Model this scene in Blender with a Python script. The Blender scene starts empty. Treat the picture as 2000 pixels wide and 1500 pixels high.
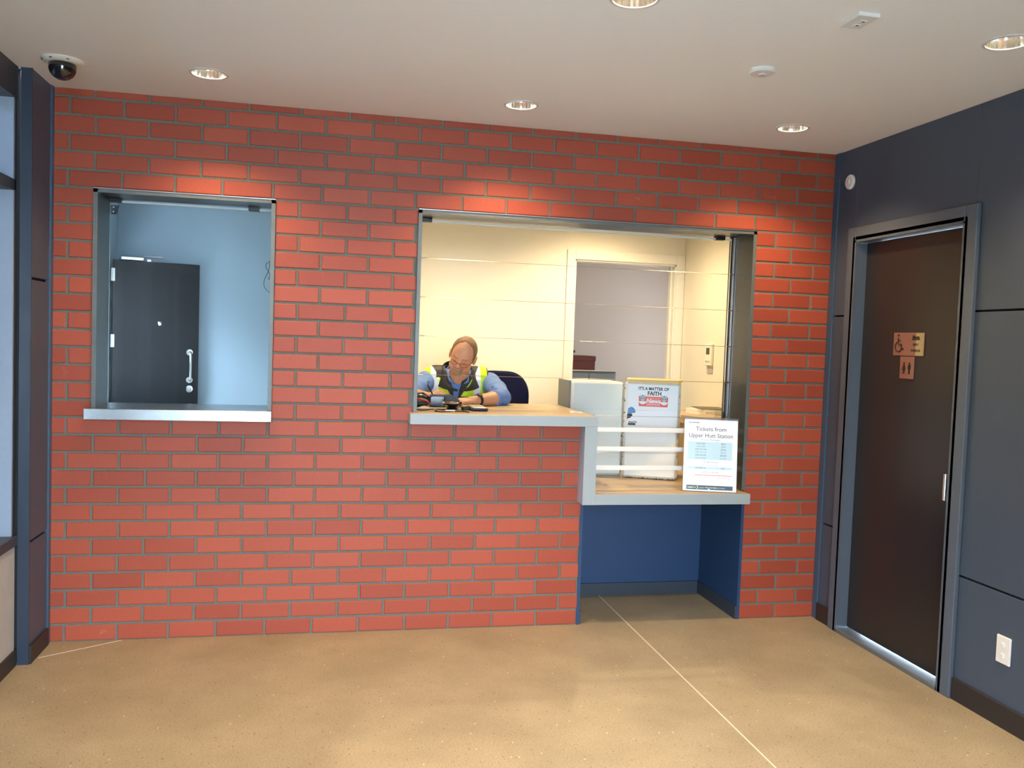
import bpy, math, random
import numpy as np
from mathutils import Vector, Matrix, noise as mnoise
random.seed(7)
C = bpy.context.scene.collection
PI = math.pi
R = math.radians

# ------------------------------------------------------------------ camera
cam_d = bpy.data.cameras.new('camera'); cam = bpy.data.objects.new('camera', cam_d); C.objects.link(cam)
bpy.context.scene.camera = cam
cam_d.sensor_fit = 'HORIZONTAL'; cam_d.sensor_width = 36.0
cam_d.lens = 36.0 * 1698.85 / 2000.0
cam_d.clip_start = 0.05; cam_d.clip_end = 200
yaw, pitch, roll = R(-11.885), R(-2.8445), R(2.0076)
f_ = Vector((-math.sin(yaw)*math.cos(pitch), math.cos(yaw)*math.cos(pitch), math.sin(pitch)))
r0 = Vector((math.cos(yaw), math.sin(yaw), 0)); u0 = r0.cross(f_)
rr = math.cos(roll)*r0 + math.sin(roll)*u0; uu = -math.sin(roll)*r0 + math.cos(roll)*u0
M = Matrix((rr, uu, -f_)).transposed().to_4x4(); M.translation = Vector((1.3256, -4.5933, 1.5665))
cam.matrix_world = M

# ------------------------------------------------------------------ world, light, exposure
sc = bpy.context.scene
sc.view_settings.view_transform = 'Standard'; sc.view_settings.look = 'None'
sc.view_settings.gamma = 1.0; sc.view_settings.use_curve_mapping = False
sc.view_settings.exposure = 0.35
sc.cycles.caustics_reflective = False; sc.cycles.caustics_refractive = False
SKY = (0.66, 0.82, 1.0); SKY_STRENGTH = 37.0
wd = bpy.data.worlds.new('daylight'); sc.world = wd; wd.use_nodes = True
bg = wd.node_tree.nodes['Background']; bg.inputs[0].default_value = (*SKY, 1); bg.inputs[1].default_value = SKY_STRENGTH
LAMP = (1.0, 0.68, 0.36); LOBBY_W = 57.0; OFFICE_W = 98.0
OFFICE_LAMP = (1.0, 0.77, 0.46)

def portal(name, loc, rot, sx, sy):
    l = bpy.data.lights.new(name, 'AREA'); l.shape = 'RECTANGLE'; l.size = sx; l.size_y = sy
    l.cycles.is_portal = True
    o = bpy.data.objects.new(name, l); o.location = loc; o.rotation_euler = rot; C.objects.link(o)

# ------------------------------------------------------------------ materials
MATS = {}
def nt(name):
    m = bpy.data.materials.new(name); m.use_nodes = True
    n = m.node_tree.nodes; b = n['Principled BSDF']; MATS[name] = m
    return m, n, m.node_tree.links, b
def mat(name, col, rough=.5, metal=0., var=.06, scale=30., bump=0., bscale=200., coat=0., spec=.5, emit=None, estr=0., aniso=None):
    m, n, L, b = nt(name)
    b.inputs['Roughness'].default_value = rough; b.inputs['Metallic'].default_value = metal
    b.inputs['Specular IOR Level'].default_value = spec
    b.inputs['Coat Weight'].default_value = coat
    tc = n.new('ShaderNodeTexCoord')
    src = tc.outputs['Object']
    if aniso:
        mp = n.new('ShaderNodeMapping'); mp.inputs['Scale'].default_value = aniso; L.new(src, mp.inputs[0]); src = mp.outputs[0]
    nz = n.new('ShaderNodeTexNoise'); nz.inputs['Scale'].default_value = scale; nz.inputs['Detail'].default_value = 4
    L.new(src, nz.inputs['Vector'])
    mx = n.new('ShaderNodeMix'); mx.data_type = 'RGBA'
    mx.inputs[6].default_value = (*[c*(1-var) for c in col], 1); mx.inputs[7].default_value = (*[min(1, c*(1+var)) for c in col], 1)
    L.new(nz.outputs['Fac'], mx.inputs[0]); L.new(mx.outputs[2], b.inputs['Base Color'])
    if bump:
        n2 = n.new('ShaderNodeTexNoise'); n2.inputs['Scale'].default_value = bscale; n2.inputs['Detail'].default_value = 3
        L.new(src, n2.inputs['Vector'])
        bp = n.new('ShaderNodeBump'); bp.inputs['Strength'].default_value = bump; bp.inputs['Distance'].default_value = .002
        L.new(n2.outputs['Fac'], bp.inputs['Height']); L.new(bp.outputs[0], b.inputs['Normal'])
    if emit:
        b.inputs['Emission Color'].default_value = (*emit, 1); b.inputs['Emission Strength'].default_value = estr
    return m
def glass(name, tint=(.992, .996, .994), ior=1.5, rough=0.0):
    m = bpy.data.materials.new(name); m.use_nodes = True; n = m.node_tree.nodes; L = m.node_tree.links; n.clear(); MATS[name] = m
    out = n.new('ShaderNodeOutputMaterial'); mix = n.new('ShaderNodeMixShader'); fr = n.new('ShaderNodeFresnel'); fr.inputs[0].default_value = ior
    tr = n.new('ShaderNodeBsdfTransparent'); tr.inputs[0].default_value = (*tint, 1)
    gl = n.new('ShaderNodeBsdfGlossy'); gl.inputs['Roughness'].default_value = rough
    L.new(fr.outputs[0], mix.inputs[0]); L.new(tr.outputs[0], mix.inputs[1]); L.new(gl.outputs[0], mix.inputs[2]); L.new(mix.outputs[0], out.inputs[0])
    return m
def vcol_mat(name, rough=.6, bump=.15, bscale=300., spec=.4, sheen=0.):
    m, n, L, b = nt(name)
    a = n.new('ShaderNodeVertexColor'); a.layer_name = 'Col'
    nz = n.new('ShaderNodeTexNoise'); nz.inputs['Scale'].default_value = bscale
    tc = n.new('ShaderNodeTexCoord'); L.new(tc.outputs['Object'], nz.inputs['Vector'])
    L.new(a.outputs[0], b.inputs['Base Color']); b.inputs['Roughness'].default_value = rough
    b.inputs['Specular IOR Level'].default_value = spec; b.inputs['Sheen Weight'].default_value = sheen
    bp = n.new('ShaderNodeBump'); bp.inputs['Strength'].default_value = bump; bp.inputs['Distance'].default_value = .002
    L.new(nz.outputs['Fac'], bp.inputs['Height']); L.new(bp.outputs[0], b.inputs['Normal'])
    return m
def brick_mat():
    m, n, L, b = nt('brick')
    b.inputs['Roughness'].default_value = .5; b.inputs['Specular IOR Level'].default_value = .32
    g = n.new('ShaderNodeNewGeometry'); tc = n.new('ShaderNodeTexCoord')
    cr = n.new('ShaderNodeValToRGB'); cr.color_ramp.elements[0].color = (.32, .058, .029, 1); cr.color_ramp.elements[1].color = (.405, .080, .040, 1)
    L.new(g.outputs['Random Per Island'], cr.inputs[0])
    nz = n.new('ShaderNodeTexNoise'); nz.inputs['Scale'].default_value = 260; nz.inputs['Detail'].default_value = 5; L.new(tc.outputs['Object'], nz.inputs['Vector'])
    rp = n.new('ShaderNodeMapRange'); rp.inputs[1].default_value = .35; rp.inputs[2].default_value = .65; rp.inputs[3].default_value = .88; rp.inputs[4].default_value = 1.1; L.new(nz.outputs['Fac'], rp.inputs[0])
    mu = n.new('ShaderNodeMix'); mu.data_type = 'RGBA'; mu.blend_type = 'MULTIPLY'; mu.inputs[0].default_value = 1
    L.new(cr.outputs[0], mu.inputs[6]); L.new(rp.outputs[0], mu.inputs[7])
    # pale bloom smudges
    n2 = n.new('ShaderNodeTexNoise'); n2.inputs['Scale'].default_value = 6.5; n2.inputs['Detail'].default_value = 7; n2.inputs['Roughness'].default_value = .72; L.new(tc.outputs['Object'], n2.inputs['Vector'])
    r2 = n.new('ShaderNodeMapRange'); r2.inputs[1].default_value = .64; r2.inputs[2].default_value = .78; r2.inputs[3].default_value = 0; r2.inputs[4].default_value = .45; L.new(n2.outputs['Fac'], r2.inputs[0])
    m2 = n.new('ShaderNodeMix'); m2.data_type = 'RGBA'; m2.inputs[7].default_value = (.48, .31, .25, 1)
    L.new(r2.outputs[0], m2.inputs[0]); L.new(mu.outputs[2], m2.inputs[6]); L.new(m2.outputs[2], b.inputs['Base Color'])
    bp = n.new('ShaderNodeBump'); bp.inputs['Strength'].default_value = .25; bp.inputs['Distance'].default_value = .002
    L.new(nz.outputs['Fac'], bp.inputs['Height']); L.new(bp.outputs[0], b.inputs['Normal'])
    return m
def floor_mat():
    m, n, L, b = nt('concrete_floor')
    b.inputs['Roughness'].default_value = .5; b.inputs['Specular IOR Level'].default_value = .35
    tc = n.new('ShaderNodeTexCoord'); o = tc.outputs['Object']
    n1 = n.new('ShaderNodeTexNoise'); n1.inputs['Scale'].default_value = 2.2; n1.inputs['Detail'].default_value = 8; n1.inputs['Roughness'].default_value = .6; L.new(o, n1.inputs['Vector'])
    c1 = n.new('ShaderNodeValToRGB'); c1.color_ramp.elements[0].position = .3; c1.color_ramp.elements[1].position = .7
    c1.color_ramp.elements[0].color = (.285, .232, .145, 1); c1.color_ramp.elements[1].color = (.385, .315, .20, 1); L.new(n1.outputs['Fac'], c1.inputs[0])
    n2 = n.new('ShaderNodeTexNoise'); n2.inputs['Scale'].default_value = 150; n2.inputs['Detail'].default_value = 4; L.new(o, n2.inputs['Vector'])
    r2 = n.new('ShaderNodeMapRange'); r2.inputs[1].default_value = .3; r2.inputs[2].default_value = .7; r2.inputs[3].default_value = .78; r2.inputs[4].default_value = 1.18; L.new(n2.outputs['Fac'], r2.inputs[0])
    mu = n.new('ShaderNodeMix'); mu.data_type = 'RGBA'; mu.blend_type = 'MULTIPLY'; mu.inputs[0].default_value = 1; L.new(c1.outputs[0], mu.inputs[6]); L.new(r2.outputs[0], mu.inputs[7])
    last = mu.outputs[2]
    for sc_, th, col, amt in ((75, .23, (.20, .145, .09, 1), .7), (42, .15, (.12, .09, .06, 1), .75), (33, .11, (.80, .72, .58, 1), .8)):
        v = n.new('ShaderNodeTexVoronoi'); v.inputs['Scale'].default_value = sc_; v.inputs['Randomness'].default_value = 1; L.new(o, v.inputs['Vector'])
        wn = n.new('ShaderNodeSeparateColor'); L.new(v.outputs['Color'], wn.inputs[0])
        lt = n.new('ShaderNodeMath'); lt.operation = 'LESS_THAN'; lt.inputs[1].default_value = th; L.new(v.outputs['Distance'], lt.inputs[0])
        l2 = n.new('ShaderNodeMath'); l2.operation = 'LESS_THAN'; l2.inputs[1].default_value = .22 if col[0] < .5 else .10; L.new(wn.outputs[0], l2.inputs[0])
        mm = n.new('ShaderNodeMath'); mm.operation = 'MULTIPLY'; L.new(lt.outputs[0], mm.inputs[0]); L.new(l2.outputs[0], mm.inputs[1])
        m3 = n.new('ShaderNodeMath'); m3.operation = 'MULTIPLY'; m3.inputs[1].default_value = amt; L.new(mm.outputs[0], m3.inputs[0])
        mx = n.new('ShaderNodeMix'); mx.data_type = 'RGBA'; mx.inputs[7].default_value = col; L.new(m3.outputs[0], mx.inputs[0]); L.new(last, mx.inputs[6]); last = mx.outputs[2]
    L.new(last, b.inputs['Base Color'])
    bp = n.new('ShaderNodeBump'); bp.inputs['Strength'].default_value = .12; bp.inputs['Distance'].default_value = .002; L.new(n2.outputs['Fac'], bp.inputs['Height']); L.new(bp.outputs[0], b.inputs['Normal'])
    return m

brick = brick_mat(); floorm = floor_mat()
mortar = mat('mortar', (.150, .155, .130), .9, var=.2, scale=120, bump=.5, bscale=400)
ceil_m = mat('ceiling_paint', (.92, .92, .88), .8, var=.01)
cream = mat('office_paint', (.80, .755, .64), .75, var=.01)
kiosk_daylit_paint = mat('kiosk_daylit_paint', (.34, .45, .55), .7, var=.01)  # blue daylight falling on a light grey wall is mixed into this colour
backroom_shade_paint = mat('backroom_shade_paint', (.50, .37, .28), .8, var=.01)  # pinkish brown puts the shade on unlit white walls into the colour
trim_white = mat('trim_paint', (.80, .76, .66), .5, var=.01)
panel = mat('panel_paint', (.054, .078, .115), .42, var=.03, scale=60, bump=.05, bscale=500)
panel_trim = mat('panel_trim_paint', (.045, .09, .15), .35, var=.03)
groove = mat('groove_dark', (.01, .01, .012), .8)
skirting = mat('skirting_vinyl', (.022, .018, .018), .5)
niche_skirt = mat('niche_skirting', (.035, .045, .06), .5)
niche_paint = mat('niche_paint', (.016, .050, .125), .5, var=.02)
frame_paint = mat('door_frame_paint', (.09, .115, .15), .4, var=.02)
door_dark = mat('door_dark', (.020, .017, .017), .33, var=.08, scale=8, aniso=(1, 1, .15), spec=.55)
kiosk_door_m = mat('kiosk_door_dark', (.006, .008, .011), .36, var=.35, scale=14, aniso=(1, 1, .3), bump=.1, bscale=120, spec=.3)
steel = mat('steel', (.55, .57, .58), .32, 1., var=.08, scale=40, aniso=(1, 1, 60))
steel_frame = mat('steel_frame', (.085, .085, .08), .34, .75, var=.12, scale=25)
steel_bright = mat('steel_counter', (.62, .66, .68), .26, 1., var=.1, scale=8, aniso=(1, 30, 30), bump=.05, bscale=60)
black_alu = mat('window_frame_paint', (.035, .038, .048), .4)
alu_blue = mat('window_reveal_paint', (.30, .36, .45), .35)
render_m = mat('rendered_panel', (.42, .41, .39), .9, var=.12, scale=12, bump=.4, bscale=90)
laminate = mat('laminate_edge', (.33, .375, .385), .5, var=.05, scale=150)
bench = mat('laminate_wood', (.46, .34, .20), .4, var=.12, scale=5, aniso=(1, 12, 1))
rail_m = mat('rail_enamel', (.80, .80, .78), .35, var=.02)
chrome = mat('chrome', (.85, .85, .86), .12, 1., var=.02)
wire_m = mat('wire_steel', (.42, .38, .30), .3, 1.)
black_plastic = mat('black_plastic', (.012, .012, .014), .35)
white_plastic = mat('white_plastic', (.78, .78, .75), .35, var=.02)
glass_m = glass('clear_glass', ior=1.22); tint_glass = glass('street_glass', (.55, .62, .70))
acrylic = glass('acrylic', (.93, .96, .97))

# ------------------------------------------------------------------ mesh helpers (all coordinates are world coordinates)
class MB:
    def __init__(s): s.v = []; s.f = []; s.mi = []
    def add(s, vs, fs, mi=0):
        o = len(s.v); s.v += [tuple(v) for v in vs]; s.f += [tuple(i+o for i in f) for f in fs]; s.mi += [mi]*len(fs); return s
    def box(s, x0, x1, y0, y1, z0, z1, mi=0, Mx=None, bev=0.):
        if bev <= 0:
            vs = [(x, y, z) for x in (x0, x1) for y in (y0, y1) for z in (z0, z1)]
            fs = [(0, 1, 3, 2), (4, 6, 7, 5), (0, 4, 5, 1), (2, 3, 7, 6), (0, 2, 6, 4), (1, 5, 7, 3)]
        else:
            b = min(bev, (x1-x0)/2.01, (y1-y0)/2.01, (z1-z0)/2.01)
            vs = []; idx = {}
            lo = (x0, y0, z0); hi = (x1, y1, z1)
            for sx in (0, 1):
                for sy in (0, 1):
                    for sz in (0, 1):
                        c = [(lo, hi)[q][i] for i, q in enumerate((sx, sy, sz))]
                        d = [b if q == 0 else -b for q in (sx, sy, sz)]
                        for a in range(3):
                            p = [c[i] + (0 if i == a else d[i]) for i in range(3)]
                            idx[(sx, sy, sz, a)] = len(vs); vs.append(tuple(p))
            fs = []
            def quad(a, q):
                o = [i for i in range(3) if i != a]; r = []
                for u, v in ((0, 0), (1, 0), (1, 1), (0, 1)):
                    k = [0, 0, 0]; k[a] = q; k[o[0]] = u; k[o[1]] = v; r.append(idx[(*k, a)])
                return r
            for a in range(3):
                for q in (0, 1):
                    r = quad(a, q); fs.append(tuple(r))
            for a in range(3):
                o = [i for i in range(3) if i != a]
                for u in (0, 1):
                    for v in (0, 1):
                        k0 = [0]*3; k1 = [0]*3; k0[a] = 0; k1[a] = 1; k0[o[0]] = k1[o[0]] = u; k0[o[1]] = k1[o[1]] = v
                        fs.append((idx[(*k0, o[0])], idx[(*k1, o[0])], idx[(*k1, o[1])], idx[(*k0, o[1])]))
            for sx in (0, 1):
                for sy in (0, 1):
                    for sz in (0, 1): fs.append(tuple(idx[(sx, sy, sz, a)] for a in range(3)))
        if Mx is not None: vs = [tuple(Mx @ Vector(v)) for v in vs]
        return s.add(vs, fs, mi)
    def tube(s, pts, r, n=12, mi=0, cap=True, rs=None):
        pts = [Vector(p) for p in pts]; k = len(pts); vs = []; prev = None
        for i, p in enumerate(pts):
            t = (pts[min(i+1, k-1)] - pts[max(i-1, 0)]).normalized()
            if prev is None:
                a = Vector((0, 0, 1)) if abs(t.z) < .9 else Vector((1, 0, 0)); u = t.cross(a).normalized()
            else: u = (prev - t*prev.dot(t)).normalized()
            prev = u; w = t.cross(u); q = rs[i] if rs else r
            for j in range(n): a = 2*PI*j/n; vs.append(p + u*math.cos(a)*q + w*math.sin(a)*q)
        fs = [(i*n+j, i*n+(j+1) % n, (i+1)*n+(j+1) % n, (i+1)*n+j) for i in range(k-1) for j in range(n)]
        if cap: fs += [tuple(range(n))[::-1], tuple((k-1)*n+j for j in range(n))]
        return s.add(vs, fs, mi)
    def capsule(s, a, b, ra, rb, n=16, m=5):
        a = Vector(a); b = Vector(b); t = (b-a).normalized() if (b-a).length > 1e-6 else Vector((0, 0, 1))
        pts = []; rs = []
        for i in range(m+1): q = PI/2*i/m; pts.append(a - t*ra*math.cos(q)); rs.append(max(ra*math.sin(q), ra*.02))
        for i in range(m+1): q = PI/2*i/m; pts.append(b + t*rb*math.sin(q)); rs.append(max(rb*math.cos(q), rb*.02))
        return s.tube(pts, 0, n, rs=rs)
    def ell(s, c, r, Mx=None, n=24, m=16):
        c = Vector(c); vs = []
        for i in range(m+1):
            th = PI*i/m
            for j in range(n):
                ph = 2*PI*j/n; st = max(math.sin(th), .01)
                v = Vector((r[0]*st*math.cos(ph), r[1]*st*math.sin(ph), r[2]*math.cos(th)))
                if Mx is not None: v = Mx @ v
                vs.append(c+v)
        fs = [(i*n+j, (i+1)*n+j, (i+1)*n+(j+1) % n, i*n+(j+1) % n) for i in range(m) for j in range(n)]
        fs += [tuple(range(n)), tuple(m*n+j for j in range(n))[::-1]]
        return s.add(vs, fs)
    def lathe(s, c, prof, n=40, mi=0, axis='z', Mx=None, closed=False):
        vs = []
        for (r_, h) in prof:
            for j in range(n):
                a = 2*PI*j/n; v = Vector((r_*math.cos(a), r_*math.sin(a), h))
                if axis == 'y': v = Vector((v.x, v.z, v.y))
                if axis == 'x': v = Vector((v.z, v.x, v.y))
                if Mx is not None: v = Mx @ v
                vs.append(Vector(c)+v)
        k = len(prof)
        fs = [(i*n+j, i*n+(j+1) % n, (i+1)*n+(j+1) % n, (i+1)*n+j) for i in range(k-1) for j in range(n)]
        if closed: fs += [((k-1)*n+j, (k-1)*n+(j+1) % n, (j+1) % n, j) for j in range(n)]
        else:
            if prof[0][0] > 1e-5: fs.append(tuple(range(n))[::-1])
            if prof[-1][0] > 1e-5: fs.append(tuple((k-1)*n+j for j in range(n)))
        return s.add(vs, fs, mi)
    def prism(s, poly, d0, d1, plane='xz', mi=0, Mx=None):
        def P(a, b, d):
            v = {'xz': (a, d, b), 'yz': (d, a, b), 'xy': (a, b, d)}[plane]
            return tuple(Mx @ Vector(v)) if Mx is not None else v
        n = len(poly); vs = [P(a, b, d0) for a, b in poly] + [P(a, b, d1) for a, b in poly]
        fs = [tuple(range(n)), tuple(range(n, 2*n))[::-1]] + [(i, (i+1) % n, n+(i+1) % n, n+i) for i in range(n)]
        return s.add(vs, fs, mi)
    def build(s, name, m, parent=None, smooth=False, sharp=35, label=None):
        me = bpy.data.meshes.new(name); off = parent_origin(parent)
        me.from_pydata([(v[0]-off.x, v[1]-off.y, v[2]-off.z) for v in s.v], [], s.f)
        for q in (m if isinstance(m, (list, tuple)) else [m]): me.materials.append(q)
        for p, i in zip(me.polygons, s.mi): p.material_index = i
        import bmesh
        bm = bmesh.new(); bm.from_mesh(me); bmesh.ops.recalc_face_normals(bm, faces=bm.faces); bm.to_mesh(me); bm.free()
        if smooth:
            for p in me.polygons: p.use_smooth = True
            if sharp: me.set_sharp_from_angle(angle=R(sharp))
        o = bpy.data.objects.new(name, me); C.objects.link(o)
        if parent: o.parent = parent
        if label: o['label'] = label
        return o
def parent_origin(p):
    v = Vector((0, 0, 0))
    while p: v += p.location; p = p.parent
    return v
def thing(name, label, cat, loc, group=None):
    o = bpy.data.objects.new(name, None); o.empty_display_size = .05; C.objects.link(o)
    o.location = loc; o['label'] = label; o['category'] = cat
    if group: o['group'] = group
    return o
def tag(o, label, cat, group=None):
    o['label'] = label; o['category'] = cat
    if group: o['group'] = group
    return o
def struct(o, label=None):
    o['kind'] = 'structure'
    if label: o['label'] = label
    return o
def sroot(name, loc=(0, 0, 0)):
    o = bpy.data.objects.new(name, None); C.objects.link(o); o.location = loc; o['kind'] = 'structure'; o.empty_display_size = .05
    return o
def dup(root, dx, label=None):
    def cp(o, par):
        c = o.copy(); C.objects.link(c)
        if par: c.parent = par
        for ch in list(o.children): cp(ch, c)
        return c
    r = cp(root, None); r.location = root.location + Vector(dx)
    if label: r['label'] = label
    return r
def text(name, s, size, Mx, m, parent, align='CENTER', sx=1., thick=.0004, bold=0.):
    cu = bpy.data.curves.new(name, 'FONT'); cu.body = s; cu.size = size; cu.align_x = align; cu.extrude = thick; cu.offset = bold
    cu.resolution_u = 3
    o = bpy.data.objects.new(name, cu); C.objects.link(o)
    me = bpy.data.meshes.new_from_object(o.evaluated_get(bpy.context.evaluated_depsgraph_get()))
    bpy.data.objects.remove(o)
    off = parent_origin(parent); T = Matrix.Translation(-off) @ Mx @ Matrix.Diagonal((sx, 1, 1, 1))
    me.transform(T); me.materials.clear(); me.materials.append(m); me.name = name
    q = bpy.data.objects.new(name, me); C.objects.link(q); q.parent = parent
    return q
def frame_mx(origin, xdir, ydir):
    x = Vector(xdir).normalized(); y = Vector(ydir).normalized(); z = x.cross(y).normalized(); y = z.cross(x)
    m_ = Matrix((x, y, z)).transposed().to_4x4(); m_.translation = Vector(origin); return m_

W = 4.158; H = 2.703; BK = .086

# ------------------------------------------------------------------ SETTING: brick wall
O1 = (.186, 1.040); O2 = (1.762, 3.680); NX = (2.708, 3.680); OZ = (13*BK, 26*BK)
def openings(k):
    z = (k+.5)*BK; r = []
    if OZ[0] <= z < OZ[1]: r += [O1, O2]
    elif z < OZ[0]: r += [NX]
    return r
mb = MB(); rnd = random.Random(3)
for k in range(32):
    z0 = k*BK + .006; z1 = min((k+1)*BK - .006, H)
    if k == 0: z0 = .004
    base = [.070, .312, .556, .783] + [1.026 + .24*i for i in range(13)] if k % 2 == 0 and k < 28 else \
           ([.190, .434, .680, .905, 1.155] + [1.394 + .2405*i for i in range(12)] if k % 2 else [.0769 + .2404*i for i in range(18)])
    js = [j + rnd.uniform(-.003, .003) for j in base if .03 < j < W - .03]
    edges = [(-.005, 0)] + [(j, 1) for j in js] + [(W+.005, 0)]
    for (a, _), (b, _) in zip(edges[:-1], edges[1:]):
        segs = [(a+.006, b-.006)]
        for (p, q) in openings(k):
            ns = []
            for (s0, s1) in segs:
                if s1 <= p or s0 >= q: ns.append((s0, s1)); continue
                if s0 < p - .03: ns.append((s0, p))
                if s1 > q + .03: ns.append((q, s1))
            segs = ns
        for (s0, s1) in segs:
            if s1 - s0 < .02: continue
            t = .0035; dy = rnd.uniform(-.0008, .0008)
            def jit(): return rnd.uniform(-.0012, .0012)
            c = [(s0, z0), (s1, z0), (s1, z1), (s0, z1)]
            inn = [(s0+t, z0+t), (s1-t, z0+t), (s1-t, z1-t), (s0+t, z1-t)]
            c = [(x+jit()*.8, z+jit()*.8) for x, z in c]
            vs = [(x, .0022+dy, z) for x, z in c] + [(x, dy-.0002, z) for x, z in inn] + [(x, .012, z) for x, z in c]
            fs = [(4, 5, 6, 7), (0, 1, 5, 4), (1, 2, 6, 5), (2, 3, 7, 6), (3, 0, 4, 7), (8, 9, 1, 0), (9, 10, 2, 1), (10, 11, 3, 2), (11, 8, 0, 3)]
            mb.add(vs, fs)
def wallslab(mb, y0, y1, mi):
    zt = OZ[1]; zb = OZ[0]
    for x0, x1, a, b in ((0, O1[0], zb, zt), (O1[1], O2[0], zb, zt), (O2[1], W, 0, zt), (0, NX[0], 0, zb), (0, W, zt, H)):
        mb.box(x0, x1, y0, y1, a, b, mi)
wallslab(mb, .0045, .11, 1)
wb = struct(mb.build('wall_back', [brick, mortar]), 'red brick wall with dark grey mortar joints')
mb = MB(); wallslab(mb, .11, .27, 0)
struct(mb.build('wall_back_lining', cream), 'plastered inner face of the brick wall')

# niche below the low shelf
mb = MB()
mb.box(NX[0]+.001, NX[0]+.012, -.003, .56, 0, .69); mb.box(NX[1]-.012, NX[1]-.001, -.003, .56, 0, .69); mb.box(NX[0]+.012, NX[1]-.012, .54, .56, 0, .69)
mb.box(NX[0]-.004, NX[0]+.001, -.004, .02, 0, .69); mb.box(NX[1]-.001, NX[1]+.005, -.004, .02, 0, .69)
nw = struct(mb.build('wall_niche', niche_paint), 'blue lined recess under the low counter')
mb = MB(); mb.box(NX[0]+.012, NX[1]-.012, .528, .54, 0, .075); mb.box(NX[1]-.022, NX[1]-.012, .0, .54, 0, .075); mb.box(NX[0]+.012, NX[0]+.022, .0, .54, 0, .075)
struct(mb.build('baseboard_niche', niche_skirt), 'dark skirting around the recess')

# floor
YR = -6.0
mb = MB(); mb.box(-.3, W+.3, YR, .0, -.1, 0); mb.box(-.3, 5.4, .0, 4.6, -.1, 0)
fl = struct(mb.build('floor', floorm), 'tan ground concrete floor with fine dark flecks')
mb = MB(); mb.box(2.998, 3.004, -6.5, .536, .0002, .0014)
mb.build('joint_strip', mat('joint_filler', (.72, .63, .50), .6), fl, label='pale straight joint line in the concrete')
a_ = math.atan2(.211, .325)
mb = MB(); Mx = Matrix.Translation((.019, -.213, 0)) @ Matrix.Rotation(a_, 4, 'Z'); mb.box(0, .385, -.002, .002, .0002, .0012, Mx=Mx)
mb.build('joint_strip', MATS['joint_filler'], fl, label='short pale slanting joint line')

# ceiling with round holes for the downlights
LIGHTS = [(.771, -.470), (2.199, -.430), (3.613, -.468), (2.278, -1.812), (3.690, -1.825), (.80, -1.81), (.8, -3.2), (2.28, -3.2), (3.69, -3.2)]
HR = .076
def ceiling(x0, x1, y0, y1, z, holes, hr, name, m):
    s = .12; xs = {x0, x1}; ys = {y0, y1}
    for hx, hy in holes: xs |= {hx-s, hx+s}; ys |= {hy-s, hy+s}
    # merge near-equal lines: treat each hole row separately via exact cells
    xs = sorted(xs); ys = sorted(ys); mb = MB()
    done = set()
    for i in range(len(xs)-1):
        for j in range(len(ys)-1):
            a, b, c, d = xs[i], xs[i+1], ys[j], ys[j+1]
            if b-a < 1e-6 or d-c < 1e-6: continue
            cx, cy = (a+b)/2, (c+d)/2
            h = next((q for q in holes if abs(cx-q[0]) < s and abs(cy-q[1]) < s), None)
            if h is None: mb.add([(a, c, z), (b, c, z), (b, d, z), (a, d, z)], [(0, 1, 2, 3)]); continue
            if h in done: continue
            done.add(h); n = 48; vs = []
            for k in range(n):
                t = 2*PI*(k+.5)/n; cx_, sy_ = math.cos(t), math.sin(t); q = s/max(abs(cx_), abs(sy_))
                vs.append((h[0]+cx_*q, h[1]+sy_*q, z))
            for k in range(n):
                t = 2*PI*(k+.5)/n; vs.append((h[0]+math.cos(t)*hr, h[1]+math.sin(t)*hr, z))
            mb.add(vs, [(k, (k+1) % n, n+(k+1) % n, n+k) for k in range(n)])
            # fill the small corners
            for sx, sy in ((1, 1), (-1, 1), (-1, -1), (1, -1)):
                cand = [v for v in vs[:n] if (v[0]-h[0])*sx > 0 and (v[1]-h[1])*sy > 0]
                p = max((v for v in cand if abs(abs(v[0]-h[0])-s) < 1e-6), key=lambda v: abs(v[1]-h[1])); q = max((v for v in cand if abs(abs(v[1]-h[1])-s) < 1e-6), key=lambda v: abs(v[0]-h[0]))
                mb.add([p, q, (h[0]+sx*s, h[1]+sy*s, z)], [(0, 1, 2)])
    me = mb.build(name, m)
    return struct(me)
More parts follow.
